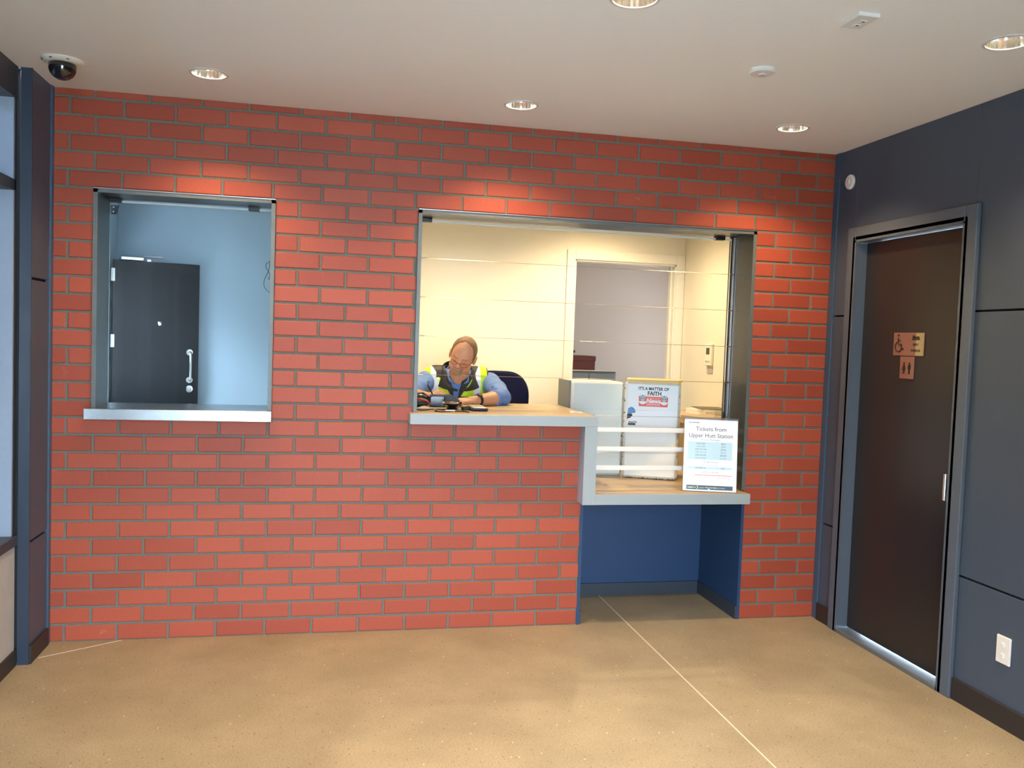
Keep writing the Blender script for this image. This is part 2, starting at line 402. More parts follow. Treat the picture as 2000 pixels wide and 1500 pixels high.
def ceiling_rows(x0, x1, y0, y1, z, holes, hr, name, m):
    # one strip per row of holes so every hole has its own cell
    rows = {}
    for h in holes: rows.setdefault(round(h[1]*2)/2, []).append(h)
    ks = sorted(rows); cuts = [y0] + [(max(h[1] for h in rows[a]) + min(h[1] for h in rows[b]))/2 for a, b in zip(ks[:-1], ks[1:])] + [y1]
    mb = MB(); s = .12
    for k, (c, d) in zip(ks, zip(cuts[:-1], cuts[1:])):
        hs = sorted(rows[k]); xc = [x0] + [(a[0]+b[0])/2 for a, b in zip(hs[:-1], hs[1:])] + [x1]
        for h, (a, b) in zip(hs, zip(xc[:-1], xc[1:])):
            hx, hy = h
            for q in ((a, b, c, hy-s), (a, b, hy+s, d), (a, hx-s, hy-s, hy+s), (hx+s, b, hy-s, hy+s)):
                if q[1]-q[0] > 1e-6 and q[3]-q[2] > 1e-6: mb.add([(q[0], q[2], z), (q[1], q[2], z), (q[1], q[3], z), (q[0], q[3], z)], [(0, 1, 2, 3)])
            n = 48; vs = []
            for e in range(n):
                t = 2*PI*e/n; cx_, sy_ = math.cos(t), math.sin(t); g = s/max(abs(cx_), abs(sy_)); vs.append((hx+cx_*g, hy+sy_*g, z))
            for e in range(n): t = 2*PI*e/n; vs.append((hx+math.cos(t)*hr, hy+math.sin(t)*hr, z))
            mb.add(vs, [(e, (e+1) % n, n+(e+1) % n, n+e) for e in range(n)])
    # slab above so the ceiling has thickness
    zt = z + .32
    mb.add([(x0, y0, zt), (x1, y0, zt), (x1, y1, zt), (x0, y1, zt)], [(0, 1, 2, 3)])
    o = mb.build(name, m); return struct(o)
ceiling_rows(-.10, W+.1, YR, .06, H, LIGHTS, HR, 'ceiling', ceil_m)['label'] = 'smooth off-white ceiling with recessed downlights'
OLIGHTS = [(2.10, 1.05), (3.35, 1.45)]
ceiling_rows(1.40, W, .27, 2.15, H, OLIGHTS, HR, 'ceiling_office', cream)
mb = MB(); mb.box(-.3, 1.33, .27, 2.3, H, H+.1); struct(mb.build('ceiling_kiosk', ceil_m))
mb = MB(); mb.box(2.3, 5.3, 2.27, 4.6, H, H+.1); struct(mb.build('ceiling_backroom', ceil_m))

# ------------------------------------------------------------------ SETTING: right wall with door
DY0, DY1, DZ = -.262, -1.105, 2.182      # door opening
mb = MB()
mb.box(W+.02, W+.14, DY0, .27, 0, H, 1); mb.box(W+.02, W+.14, YR, DY1, 0, H, 1); mb.box(W+.02, W+.14, DY1, DY0, DZ, H, 1)
def pan(y0, y1, z0, z1): mb.box(W, W+.02, y0, y1, z0, z1, 0, bev=.0015)
G1, G2, g = .568, 1.772, .005
for z0, z1 in ((0, G1-g), (G1+g, G2-g)):
    pan(DY0+.04, -.05, z0, z1)
    pan(YR, DY1-.04, z0, z1)
pan(DY0+.04, -.05, G2+g, H); pan(YR, DY1-.04, G2+g, H); pan(DY1-.04, DY0+.04, DZ+.03, H)
struct(mb.build('wall_right', [panel, groove]), 'dark blue-grey panelled wall with thin shadow joints')
mb = MB(); mb.box(W-.008, W+.02, -.05, -.0, 0, H, bev=.002); struct(mb.build('trim_1', panel_trim), 'blue-grey corner angle where brick meets the right wall')
mb = MB(); mb.box(W-.012, W, DY0+.072, -.05, 0, .10, bev=.002); mb.box(W-.012, W, YR, DY1-.082, 0, .10, bev=.002)
struct(mb.build('baseboard_right', skirting), 'low dark skirting along the right wall')

d1 = sroot('door_1', (W+.04, DY0, 0)); d1['label'] = 'tall dark toilet door in a blue-grey frame'
mb = MB(); mb.box(W+.045, W+.085, DY1+.013, DY0-.013, .03, DZ-.013, bev=.002); mb.build('door_leaf', door_dark, d1)
mb = MB()
for y0, y1, z0, z1 in ((DY0, DY0+.072, 0, DZ+.072), (DY1-.078, DY1, 0, DZ+.072), (DY1, DY0, DZ, DZ+.072)):
    mb.box(W-.022, W+.0, y0, y1, z0, z1, bev=.003)
    
for y0, y1, z0, z1 in ((DY0-.010, DY0+.02, 0, DZ), (DY1-.02, DY1+.010, 0, DZ), (DY1-.02, DY0+.02, DZ-.010, DZ+.02)):
    mb.box(W-.022, W+.14, y0, y1, z0, z1)
mb.build('door_frame', frame_paint, d1)
mb = MB(); mb.box(W-.022, W+.10, DY1, DY0, 0, .022, bev=.003); mb.build('threshold', mat('threshold_metal', (.20, .24, .27), .4, .6), d1)
mb = MB(); hx = W+.045
for z in (.905, 1.005): mb.tube([(hx, -1.062, z), (hx-.052, -1.062, z)], .008)
mb.tube([(hx-.052, -1.062, .893), (hx-.052, -1.062, 1.017)], .0095)
for z in (.905, 1.005): mb.lathe((hx, -1.062, z), [(.02, 0), (.02, -.005), (0.0001, -.006)], 20, axis='x')
mb.build('door_handle', chrome, d1, True, label='polished chrome D handle')
mb = MB(); mb.box(hx-.004, hx, -1.085, -1.045, 1.02, 1.07, bev=.001); mb.box(hx-.003, hx, -1.078, -1.056, .77, .79, bev=.001); mb.box(hx-.003, hx, -1.082, -1.060, .84, .87, bev=.001)
mb.build('lock_plate', steel, d1)

# ------------------------------------------------------------------ SETTING: left wall with street window
mb = MB()
def panl(y0, y1, z0, z1): mb.box(-.018, 0, y0, y1, z0, z1, 0, bev=.0015)
for z0, z1 in ((0, .560), (.572, 1.766), (1.778, H)): panl(-.292, -.035, z0, z1)
mb.box(-.045, -.018, -.292, 0, 0, H, 1)
mb.box(-.25, -.045, -.262, 0, 0, H, 1)
struct(mb.build('wall_left', [panel, groove]), 'narrow dark panelled return beside the brick wall')
mb = MB(); mb.box(-.018, .008, -.035, 0, 0, H, bev=.002); struct(mb.build('trim_2', panel_trim), 'blue-grey corner angle at the left end of the brick')
mb = MB(); mb.box(-.046, .003, -.300, -.292, 0, H, bev=.001); struct(mb.build('trim_3', mat('end_plate_paint', (.022, .036, .06), .4)), 'metal end plate of the left return')
mb = MB(); mb.box(0, .012, -.292, -.035, 0, .085, bev=.002); mb.box(-.058, -.046, YR, -.300, 0, .075, bev=.002)
struct(mb.build('baseboard_left', skirting), 'low dark skirting along the left wall')
mb = MB(); mb.box(-.20, -.058, YR, -.300, 0, .56)
struct(mb.build('wall_left_dado', render_m), 'pale grey rendered dado under the street window')
w1 = sroot('window_1', (-.1, -.3, .56)); w1['label'] = 'dark framed street window along the left side'
mb = MB()
mb.box(-.20, -.044, YR, -.300, .56, .605, bev=.003); mb.box(-.20, -.055, YR, -.300, 2.56, H, bev=.002); mb.box(-.20, -.060, YR, -.306, 2.155, 2.205, bev=.002)
mb.box(-.20, -.060, -.322, -.300, .605, 2.56)
for y in (-1.75, -3.2, -4.65, -5.97): mb.box(-.20, -.055, y-.03, y+.03, .605, 2.56, bev=.002)
mb.build('window_frame', black_alu, w1)
mb = MB()
for z0, z1 in ((.605, 2.155), (2.205, 2.56)): mb.box(-.130, -.062, -.334, -.322, z0, z1)
mb.build('window_reveal', alu_blue, w1)
mb = MB(); mb.box(-.158, -.150, YR, -.322, .605, 2.56); mb.build('glass_pane', tint_glass, w1)

# rear of the lobby: glazed front with a door-height opening (behind the camera)
w2 = sroot('window_2', (2, YR, 0)); w2['label'] = 'glazed front of the waiting room'
mb = MB()
FXL, FXR = .70, 2.30
for x in (FXL+.03, 1.5, FXR-.03): mb.box(x-.03, x+.03, YR-.06, YR+.02, 0, H-.15)
mb.box(FXL, FXR, YR-.06, YR+.02, H-.20, H-.15); mb.box(FXL, FXR, YR-.06, YR+.02, 0, .06); mb.box(FXL, FXR, YR-.06, YR+.02, 2.15, 2.2)
mb.build('window_frame', black_alu, w2)
mb = MB(); mb.box(FXL, FXR, YR-.03, YR-.022, .06, H-.2); mb.build('glass_pane', glass_m, w2)
mb = MB(); mb.box(-.2, FXL, YR-.08, YR+.02, 0, H+.1); mb.box(FXL, FXR, YR-.08, YR+.02, H-.15, H+.1); mb.box(FXR, W+.14, YR-.08, YR+.02, 0, H+.1); struct(mb.build('wall_front', ceil_m), 'wall strip above the glazed front')
mb = MB(); mb.box(-40, -.3, -40, 25, -.15, -.06); mb.box(-.3, 40, -40, YR-.08, -.15, -.06)
struct(mb.build('ground', mat('asphalt', (.44, .44, .43), .9)), 'grey paving outside')
portal('portal_left', (-.22, -3.15, 1.58), (0, R(-90), 0), 2.0, 5.8)
portal('portal_front', (1.5, YR-.09, 1.28), (R(90), 0, 0), 1.7, 2.6)
mb = MB(); mb.box(-7, -.30, 2.45, 2.7, -.06, 4.0); struct(mb.build('wall_added_outside', mat('outside_backdrop', (.02, .025, .04), .7)), 'dark wall added outside the street window to hide bright sky')  # added dark backdrop, keeps bright sky out of the street glass

import bmesh as _bm
hm = _bm.new(); _bm.ops.create_grid(hm, x_segments=130, y_segments=50, size=1)  # unseen greenery added to cut left daylight and give the glass green reflections
for v in hm.verts:
    y = v.co.x*11 - 6; z = (v.co.y+1)*1.7; n1 = mnoise.fractal(Vector((y*1.2, z*1.2, 3)), .8, 2.2, 5)
    v.co = Vector((-3.6 + n1*.5 - .25*(z/3.4)**2, y, z + (n1*.35 if z > 3 else 0)))
hme = bpy.data.meshes.new('added_hedge'); hm.to_mesh(hme); hm.free(); hme.materials.append(mat('added_hedge_leaves', (.035, .055, .022), .7, var=.7, scale=14, bump=1., bscale=30))
hg = bpy.data.objects.new('added_hedge', hme); C.objects.link(hg); hg['kind'] = 'structure'; hg['label'] = 'dark green screen added outside the street window to dim light and reflections'
hg.modifiers.new('thick', 'SOLIDIFY').thickness = -.5

# ------------------------------------------------------------------ SETTING: rooms behind the counters
YB = 2.15
mb = MB(); mb.box(1.33, 1.40, .27, 4.6, 0, H+.1); struct(mb.build('wall_partition', cream), 'partition between the two rooms')
BX0, BX1, BZ = 3.225, 4.085, 2.233
mb = MB(); mb.box(1.40, BX0, YB, YB+.12, 0, H); mb.box(BX1, W, YB, YB+.12, 0, H); mb.box(BX0, BX1, YB, YB+.12, BZ, H)
struct(mb.build('wall_office_back', cream), 'warm cream office wall behind the clerk')
mb = MB(); mb.box(W, W+.12, .27, YB+.12, 0, H); struct(mb.build('wall_office_right', cream), 'cream side wall of the office')
d2 = sroot('door_2', (3.65, YB, 0)); d2['label'] = 'open doorway with a wide cream architrave at the back of the office'
mb = MB()
for x0, x1, z0, z1 in ((BX0-.068, BX0, 0, BZ+.078), (BX1, W-.002, 0, BZ+.078), (BX0, BX1, BZ, BZ+.078)): mb.box(x0, x1, YB-.018, YB, z0, z1, bev=.003)
for x0, x1, z0, z1 in ((BX0, BX0+.012, 0, BZ), (BX1-.012, BX1, 0, BZ), (BX0, BX1, BZ-.012, BZ)): mb.box(x0, x1, YB-.004, YB+.13, z0, z1)
mb.box(BX1-.028, BX1-.012, YB+.045, YB+.085, 0, BZ)
mb.build('door_frame', trim_white, d2)
# back room
mb = MB(); mb.box(2.4, 5.3, 3.75, 3.87, 0, H); mb.box(5.18, 5.3, YB+.12, 3.75, 0, 1.3); mb.box(5.18, 5.3, YB+.12, 3.75, 1.9, H); mb.box(5.18, 5.3, YB+.12, 2.7, 1.3, 1.9); mb.box(5.18, 5.3, 3.2, 3.75, 1.3, 1.9)
mb.box(2.3, 2.4, YB+.12, 3.87, 0, H); mb.box(W, 5.3, YB, YB+.12, 0, H)
struct(mb.build('wall_backroom', backroom_shade_paint), 'white walls of the room beyond the doorway, their shade put into the colour')
portal('portal_backroom', (5.31, 2.95, 1.6), (0, R(90), 0), .6, .5)
# kiosk room
mb = MB(); mb.box(-.30, 1.33, YB, YB+.12, 0, H)
KX = -.185
mb.box(KX-.12, KX, .27, 1.15, 0, H); mb.box(KX-.12, KX, 1.85, YB, 0, H); mb.box(KX-.12, KX, 1.15, 1.85, 2.10, H)
struct(mb.build('wall_kiosk', kiosk_daylit_paint), 'light grey walls of the left room, blue daylight put into their colour')
portal('portal_kiosk', (KX-.13, 1.5, 1.05), (0, R(-90), 0), 2.1, .7)

# kiosk door leaf, standing open against the back wall
hin = Vector((KX+.02, 1.93, 0)); far = Vector((.388, 2.085, 0)); L_ = (far-hin).length; an = math.atan2(far.y-hin.y, far.x-hin.x)
KM = Matrix.Translation(hin) @ Matrix.Rotation(an, 4, 'Z')
d3 = sroot('door_3', tuple(hin)); d3['label'] = 'black door standing open behind the left counter window'
mb = MB(); mb.box(0, L_, 0, .04, .01, 2.035, Mx=KM, bev=.002); mb.build('door_leaf', kiosk_door_m, d3)
mb = MB(); mb.tube([KM @ Vector(p) for p in ((L_-.06, -.006, 1.40), (L_-.06, -.045, 1.40), (L_-.06, -.055, 1.39), (L_-.06, -.055, 1.21), (L_-.06, -.045, 1.20), (L_-.06, -.006, 1.20))], .009)
for z in (1.40, 1.20): mb.lathe(KM @ Vector((L_-.06, -.0005, z)), [(.0001, -.008), (.022, -.007), (.022, 0)], 24, axis='y')
mb.build('pull_handle', steel, d3, True, label='vertical steel pull handle')
mb = MB(); mb.lathe(KM @ Vector((L_-.06, 0, 1.135)), [(.0001, -.012), (.012, -.012), (.014, -.006), (.025, -.005), (.025, 0)], 28, axis='y'); mb.build('lock_cylinder', steel, d3, True)
mb = MB(); mb.lathe(KM @ Vector((.31, 0, 1.60)), [(.0001, -.004), (.008, -.006), (.014, -.003), (.014, 0)], 24, axis='y'); mb.build('peephole', chrome, d3, True)
for z in (1.93, 1.47):
    mb = MB(); mb.box(-.012, .014, -.012, .0, z-.045, z+.045, Mx=KM, bev=.002); mb.tube([KM @ Vector((-.004, -.012, z-.045)), KM @ Vector((-.004, -.012, z+.045))], .006)
    mb.build('hinge', mat('hinge_white', (.85, .85, .84), .4) if 'hinge_white' not in MATS else MATS['hinge_white'], d3, label='bright white hinge')
mb = MB(); mb.box(.05, .20, .002, .038, 2.037, 2.062, Mx=KM, bev=.004); mb.tube([KM @ Vector((.20, .02, 2.07)), KM @ Vector((.32, -.01, 2.072)), KM @ Vector((.30, .06, 2.075))], .005)
mb.box(.22, .245, .0, .03, 2.035, 2.05, Mx=KM, mi=0)
mb.build('door_closer', steel, d3)

# ------------------------------------------------------------------ counter windows in the brick wall
def steel_window(name, x0, x1, zb, label, glass_x, zg):
    r = sroot(name, ((x0+x1)/2, 0, zb)); r['label'] = label
    t = .008; zt = OZ[1]
    mb = MB()
    mb.box(x0, x0+t, -.006, .29, zb, zt); mb.box(x1-t, x1, -.006, .29, zb if name != 'window_4' else .755, zt); mb.box(x0+t, x1-t, -.006, .29, zt-t, zt)
    mb.build('steel_lining', steel_frame, r, label='dark mill-finish steel lining')
    fw_ = .020; mb = MB(); zl = zb if name != 'window_4' else .755
    mb.box(x0, x0+fw_, -.010, -.006, zb, zt); mb.box(x1-fw_, x1, -.010, -.006, zl, zt); mb.box(x0, x1, -.010, -.006, zt-fw_, zt)
    mb.build('front_flange', MATS.get('flange_steel') or mat('flange_steel', (.13, .145, .14), .5, .3, var=.15, scale=30), r, label='dull steel flange on the brick face')
    mb = MB(); mb.box(x0, x1, -.016, -.009, zt-.003, zt+.002, bev=.001); mb.build('top_lip', steel, r, label='bright thin lip along the top')
    mb = MB(); mb.box(glass_x[0], glass_x[1], .262, .272, zg, zt-.022); mb.build('glass_pane', glass_m, r)
    mb = MB(); mb.box(glass_x[0], glass_x[1], .260, .274, zt-.028, zt-.018); mb.build('glass_edge', mat('polished_edge', (.80, .86, .84), .25) if 'polished_edge' not in MATS else MATS['polished_edge'], r, label='bright polished top edge of the pane')
    for cx in ((glass_x[0]+.030, glass_x[1]-.115) if name == 'window_3' else (glass_x[0]+.06, glass_x[1]-.075)):
        mb = MB(); mb.box(cx-.028, cx+.028, .245, .289, zt-.030, zt-t, bev=.002); mb.build('glass_clip', black_plastic, r)
    return r
w3 = steel_window('window_3', O1[0], O1[1], 1.170, 'left counter window with a steel lining and glass pane', (O1[0]+.012, O1[1]-.012), 1.172)
w4 = steel_window('window_4', O2[0], O2[1], 1.170, 'wide ticket window with steel lining, glass pane and wires', (O2[0]+.012, 3.655), 1.183)
mb = MB(); mb.box(3.664, 3.670, .236, .258, .756, OZ[1]-.012); mb.build('edge_channel', steel, w4, label='bright channel on the right edge of the pane')
mb = MB(); mb.box(3.656, 3.671, .262, .289, .756, OZ[1]-.010); mb.build('gasket', black_plastic, w4)
mb = MB(); mb.box(3.600, 3.662, .246, .262, 1.12, 1.19, bev=.002); mb.build('corner_clamp', acrylic, w4)
mb = MB(); mb.prism([(.198, 2.15), (.222, 2.15), (.236, 2.196), (.198, 2.196)], .286, .292); 
mb.lathe((.21, .286, 2.163), [(.0001, -.003), (.0035, -.002), (.0035, 0)], 12, axis='y', mi=1); mb.lathe((.21, .286, 2.186), [(.0001, -.003), (.0035, -.002), (.0035, 0)], 12, axis='y', mi=1)
mb.build('corner_bracket', [mat('bracket_blue_black', (.03, .04, .06), .5), steel], w3)

# steel counter of the left window
mb = MB(); mb.box(.174, 1.046, -.10, .0, 1.117, 1.170, bev=.002); mb.box(O1[0]+.009, O1[1]-.009, -.0, .30, 1.12, 1.170)
c = mb.build('steel_counter', steel_bright); tag(c, 'brushed stainless steel counter projecting from the left brick window', 'counter')

# stepped ticket counter
tcn = thing('ticket_counter', 'stepped laminate ticket counter with pale grey edges in the wide window', 'counter', (2.7, 0, .69))
mb = MB(); mb.box(1.742, 2.752, -.092, -.0, 1.118, 1.1715); mb.box(O2[0]+.009, 2.752, .0, .76, 1.118, 1.1715); mb.build('upper_worktop', bench, tcn, label='wood-look upper worktop')
mb = MB(); mb.box(2.752, 3.666, -.092, 0, .692, .748); mb.box(2.752, 3.671, 0, .98, .715, .748); mb.build('lower_worktop', bench, tcn, label='wood-look lower worktop')
mb = MB(); mb.box(1.740, 2.753, -.102, -.092, 1.117, 1.1718, bev=.001); mb.box(2.683, 2.753, -.102, -.092, .691, 1.117, bev=.0); mb.box(2.753, 3.668, -.102, -.092, .691, .7485, bev=.001)
mb.box(1.740, 1.742, -.092, 0, 1.117, 1.1718); mb.box(3.666, 3.668, -.092, -.003, .691, .7485)
mb.build('front_edge', laminate, tcn, label='pale grey front edge band')
mb = MB(); mb.box(2.683, 2.752, -.092, -.0, .692, 1.118); mb.box(2.712, 2.752, -.0, .76, .75, 1.118); mb.build('step_post', mat('laminate_side', (.37, .40, .46), .5), tcn, label='grey upright between the two levels')

# guard rails and wires
g0 = None
for i, z in enumerate((1.083, .974, .866)):
    mb = MB(); mb.box(2.753, 3.668, .09, .105, z-.013, z+.012, bev=.002); o = mb.build('guard_rail', rail_m)
    tag(o, ('topmost', 'middle', 'lowest')[i]+' of the three white flat rails between counter post and ticket sign', 'rail', 'white guard rails in the low counter opening')
wn_ = ['topmost security wire, above head height across the wide ticket window', 'second security wire from the top, crossing the doorway behind', 'third security wire from the top, level with the crown of the head', 'fourth security wire from the top, crossing the chest of the clerk',
       'short security wire just above the counter top level beside the post', 'lowest short security wire between the middle and lowest white rails']
for i, z in enumerate((1.996, 1.787, 1.577, 1.366, 1.157, .946)):
    x0 = O2[0]+.008 if i < 4 else 2.753; x1 = O2[1]-.008
    t = thing('security_wire', wn_[i], 'wire', ((x0+x1)/2, .14, z), 'security wires in the ticket window')
    mb = MB(); mb.tube([(x0, .14, z), (x1, .14, z)], .0011, 8); mb.build('wire', wire_m, t, True)
    for a, b in ((x0, x0+.055), (x1-.065, x1)):
        mb = MB(); mb.tube([(a, .14, z), (b, .14, z)], .0032, 12); mb.build('end_fitting', chrome, t, True)

# ------------------------------------------------------------------ ceiling fittings
bulb_m = mat('lamp_filament', (1, .9, .8), .3, emit=(1., .84, .62), estr=90)
refl_m = mat('reflector', (.92, .88, .80), .16, 1., var=.04, scale=60)
ring_m = mat('ring_enamel', (.66, .65, .63), .5)
def downlight(x, y, label, watts, lamp, grp='recessed downlights in the ceiling', cone=118, blend=.8):
    t = thing('downlight', label, 'ceiling light', (x, y, H), grp)
    mb = MB(); mb.lathe((x, y, H), [(.0725, .004), (.0725, -.003), (.0745, -.005), (.084, -.003), (.0855, .0), (.0755, .004)], 48, closed=True); mb.build('trim_ring', ring_m, t, True)
    mb = MB(); n = 48; prof = [(.0725, 0), (.068, .03), (.058, .065), (.042, .095), (.018, .110)]
    vs = []
    for r_, h in prof:
        for j in range(n):
            a = 2*PI*j/n; q = r_*(1 - .012*(j % 3 == 0)); vs.append((x+q*math.cos(a), y+q*math.sin(a), H+h))
    mb.add(vs, [(i*n+j, i*n+(j+1) % n, (i+1)*n+(j+1) % n, (i+1)*n+j) for i in range(len(prof)-1) for j in range(n)])
    mb.build('reflector', refl_m, t)
    mb = MB(); mb.lathe((x, y, H), [(.0001, .055), (.016, .058), (.024, .070), (.024, .100), (.014, .118)], 24); mb.build('bulb', bulb_m, t, True)
    l = bpy.data.lights.new('lamp', 'SPOT'); l.energy = watts; l.color = lamp; l.spot_size = R(cone); l.spot_blend = blend; l.shadow_soft_size = .03
    o = bpy.data.objects.new('lamp', l); C.objects.link(o); o.parent = t; o.location = (0, 0, .018)
    return t
LN = ['lit downlight nearest the dome camera, close to the brick wall', 'lit downlight in the middle above the left end of the ticket window', 'lit downlight close to the brick wall beside the dark right wall',
      'lit downlight cut off by the top edge of the photo', 'lit downlight cut off by the right edge of the photo']
for i, (x, y) in enumerate(LIGHTS):
    downlight(x, y, LN[i] if i < 5 else 'recessed downlight in the ceiling behind the camera', LOBBY_W, LAMP)
for (x, y) in OLIGHTS: downlight(x, y, 'recessed downlight in the office ceiling above the window head', OFFICE_W, OFFICE_LAMP, 'downlights in the office ceiling', 150, .9)

t = thing('dome_camera', 'black dome security camera on a cream flange at the left ceiling corner', 'security camera', (.172, -.470, H))
mb = MB(); mb.lathe((.172, -.470, H), [(.083, 0), (.084, -.006), (.076, -.014), (.058, -.018), (.0001, -.018)], 48); mb.build('flange', mat('cream_plastic', (.74, .73, .62), .4), t, True)
mb = MB(); pr = [(.056, -.016), (.056, -.030)] + [(.056*math.cos(a), -.030-.056*math.sin(a)) for a in [PI/2*i/12 for i in range(1, 12)]] + [(.0005, -.086)]
mb.lathe((.172, -.470, H), pr, 48); dm = mat('smoked_dome', (.006, .006, .009), .06, coat=1.); mb.build('dome', dm, t, True, sharp=0)
for a in (R(205), R(250), R(300)):
    mb = MB(); Mx = Matrix.Translation((.172, -.470, H)) @ Matrix.Rotation(a, 4, 'Z'); mb.box(.070, .080, -.006, .006, -.0135, -.0105, Mx=Mx); mb.build('screw_cover', black_plastic, t)
sd = thing('smoke_detector', 'flat round white detector on the ceiling', 'smoke detector', (3.020, -1.270, H))
mb = MB(); mb.lathe((3.020, -1.270, H), [(.054, 0), (.054, -.010), (.048, -.016), (.020, -.018), (.0001, -.018)], 40); mb.build('base', white_plastic, sd, True)
mb = MB(); mb.lathe((3.020, -1.270, H-.017), [(.017, 0), (.015, -.007), (.0001, -.008)], 24); mb.build('sensor_cap', ring_m, sd, True)
es = thing('ceiling_sensor', 'rectangular white ceiling fitting with two small square windows', 'sensor', (3.062, -1.872, H))
Mx = Matrix.Translation((3.062, -1.872, H)) @ Matrix.Rotation(R(0), 4, 'Z')
mb = MB(); mb.box(-.040, .040, -.059, .059, -.014, 0, Mx=Mx, bev=.002); mb.build('housing', white_plastic, es)
for y in (-.012, .024):
    mb = MB(); mb.box(-.006, .016, y-.009, y+.009, -.0165, -.013, Mx=Mx); mb.box(.001, .009, y-.007, y-.001, -.0175, -.0160, 1, Mx=Mx); mb.build('sensor_window', [rail_m, black_plastic], es)

# right wall fittings
wbn = thing('wall_button', 'small round white disc high on the dark right wall', 'wall fitting', (W, -.156, 2.520))
mb = MB(); mb.lathe((W, -.156, 2.520), [(.041, 0), (.041, -.008), (.035, -.014), (.0001, -.015)], 40, axis='x'); mb.build('disc', white_plastic, wbn, True)
mb = MB(); mb.lathe((W-.014, -.156, 2.520), [(.012, 0), (.010, -.005), (.0001, -.005)], 24, axis='x'); mb.build('centre_cap', ring_m, wbn, True)
ol = thing('wall_plate', 'white rectangular electrical plate low on the right wall', 'electrical outlet', (W, -1.475, .328))
mb = MB(); mb.box(W-.010, W, -1.514, -1.436, .270, .388, bev=.003); mb.build('plate', white_plastic, ol)
for z in (.305, .352):
    mb = MB(); mb.box(W-.014, W-.009, -1.483, -1.467, z-.009, z+.009, bev=.001); mb.build('rocker', rail_m, ol)

# door signs
sgm = glass('sign_acrylic', (.9, .9, .9)); sgn = mat('sign_plate_brick_reflection', (.25, .115, .085), .22, var=.03, spec=.6); sgn2 = mat('sign_plate_pale', (.36, .29, .15), .25); ink = mat('sign_ink', (.012, .010, .012), .6)  # red of the main plate colour is the brick's reflection painted in
FX = W+.045
def person_icon(mb, Mx, s, skirt=False):
    n = 12; mb.prism([(s*.09*math.cos(2*PI*i/n), s*(.90+.09*math.sin(2*PI*i/n))) for i in range(n)], 0, .001, 'xy', Mx=Mx)
    if skirt: mb.prism([(-s*.10, s*.78), (s*.10, s*.78), (s*.24, s*.32), (s*.10, s*.32), (s*.09, 0), (-s*.09, 0), (-s*.10, s*.32), (-s*.24, s*.32)], 0, .001, 'xy', Mx=Mx)
    else: mb.prism([(-s*.18, s*.78), (s*.18, s*.78), (s*.18, s*.42), (s*.10, s*.42), (s*.10, 0), (-s*.10, 0), (-s*.10, s*.42), (-s*.18, s*.42)], 0, .001, 'xy', Mx=Mx)
s1 = thing('toilet_sign', 'wide sign with wheelchair and baby change symbols on the dark door', 'sign', (FX, -.675, 1.62))
mb = MB(); mb.box(FX-.005, FX, -.795, -.556, 1.560, 1.678, bev=.002); mb.build('plate', sgn, s1)
mb = MB(); mb.box(FX-.0058, FX-.005, -.792, -.735, 1.563, 1.675); mb.build('plate_end', sgn2, s1, label='pale yellowish right end of the plate')
# wheelchair symbol: x runs towards the viewer's right (-Y)
Mx = frame_mx((FX-.0052, -.60, 1.578), (0, -1, 0), (0, 0, 1)); mb = MB()
def P2(a, b): return Mx @ Vector((a, b, .0008))
mb.tube([P2(.000+.026*math.cos(t), .028+.026*math.sin(t)) for t in [R(120)+R(270)*i/16 for i in range(17)]], .0028, 6)
mb.tube([P2(-.002, .072), P2(-.001, .042), P2(.020, .040), P2(.030, .014), P2(.040, .018)], .0038, 6); mb.tube([P2(-.001, .060), P2(.016, .058)], .0028, 6)
mb.lathe(P2(-.002, .086), [(.0001, -.001), (.0065, -.001), (.0065, 0)], 16, axis='x')
mb.build('wheelchair_symbol', ink, s1)
mb = MB(); Mx = frame_mx((FX-.0062, -.735, 1.642), (0, -1, 0), (0, 0, 1))
mb.prism([(-.030, .0), (.030, 0), (.030, .005), (-.030, .005)], 0, .001, 'xy', Mx=Mx); mb.prism([(-.026, .006), (-.004, .006), (-.002, .016), (-.020, .024), (-.027, .016)], 0, .001, 'xy', Mx=Mx)
mb.prism([(.000, .006), (.024, .006), (.026, .015), (.010, .018), (.002, .014)], 0, .001, 'xy', Mx=Mx)
mb.build('baby_symbol', ink, s1)
text('lettering', 'BABY', .018, frame_mx((FX-.0062, -.735, 1.612), (0, -1, 0), (0, 0, 1)), ink, s1)
text('lettering', 'CHANGE', .018, frame_mx((FX-.0062, -.735, 1.582), (0, -1, 0), (0, 0, 1)), ink, s1)
s2 = thing('toilet_sign', 'narrow sign with a man and a woman symbol below the wheelchair sign', 'sign', (FX, -.67, 1.50))
mb = MB(); mb.box(FX-.005, FX, -.728, -.618, 1.443, 1.556, bev=.002); mb.build('plate', sgn, s2)
for yy, sk in ((-.652, True), (-.694, False)):
    mb = MB(); person_icon(mb, frame_mx((FX-.0052, yy, 1.468), (0, -1, 0), (0, 0, 1)), .060, sk); mb.build('figure_symbol', ink, s2)

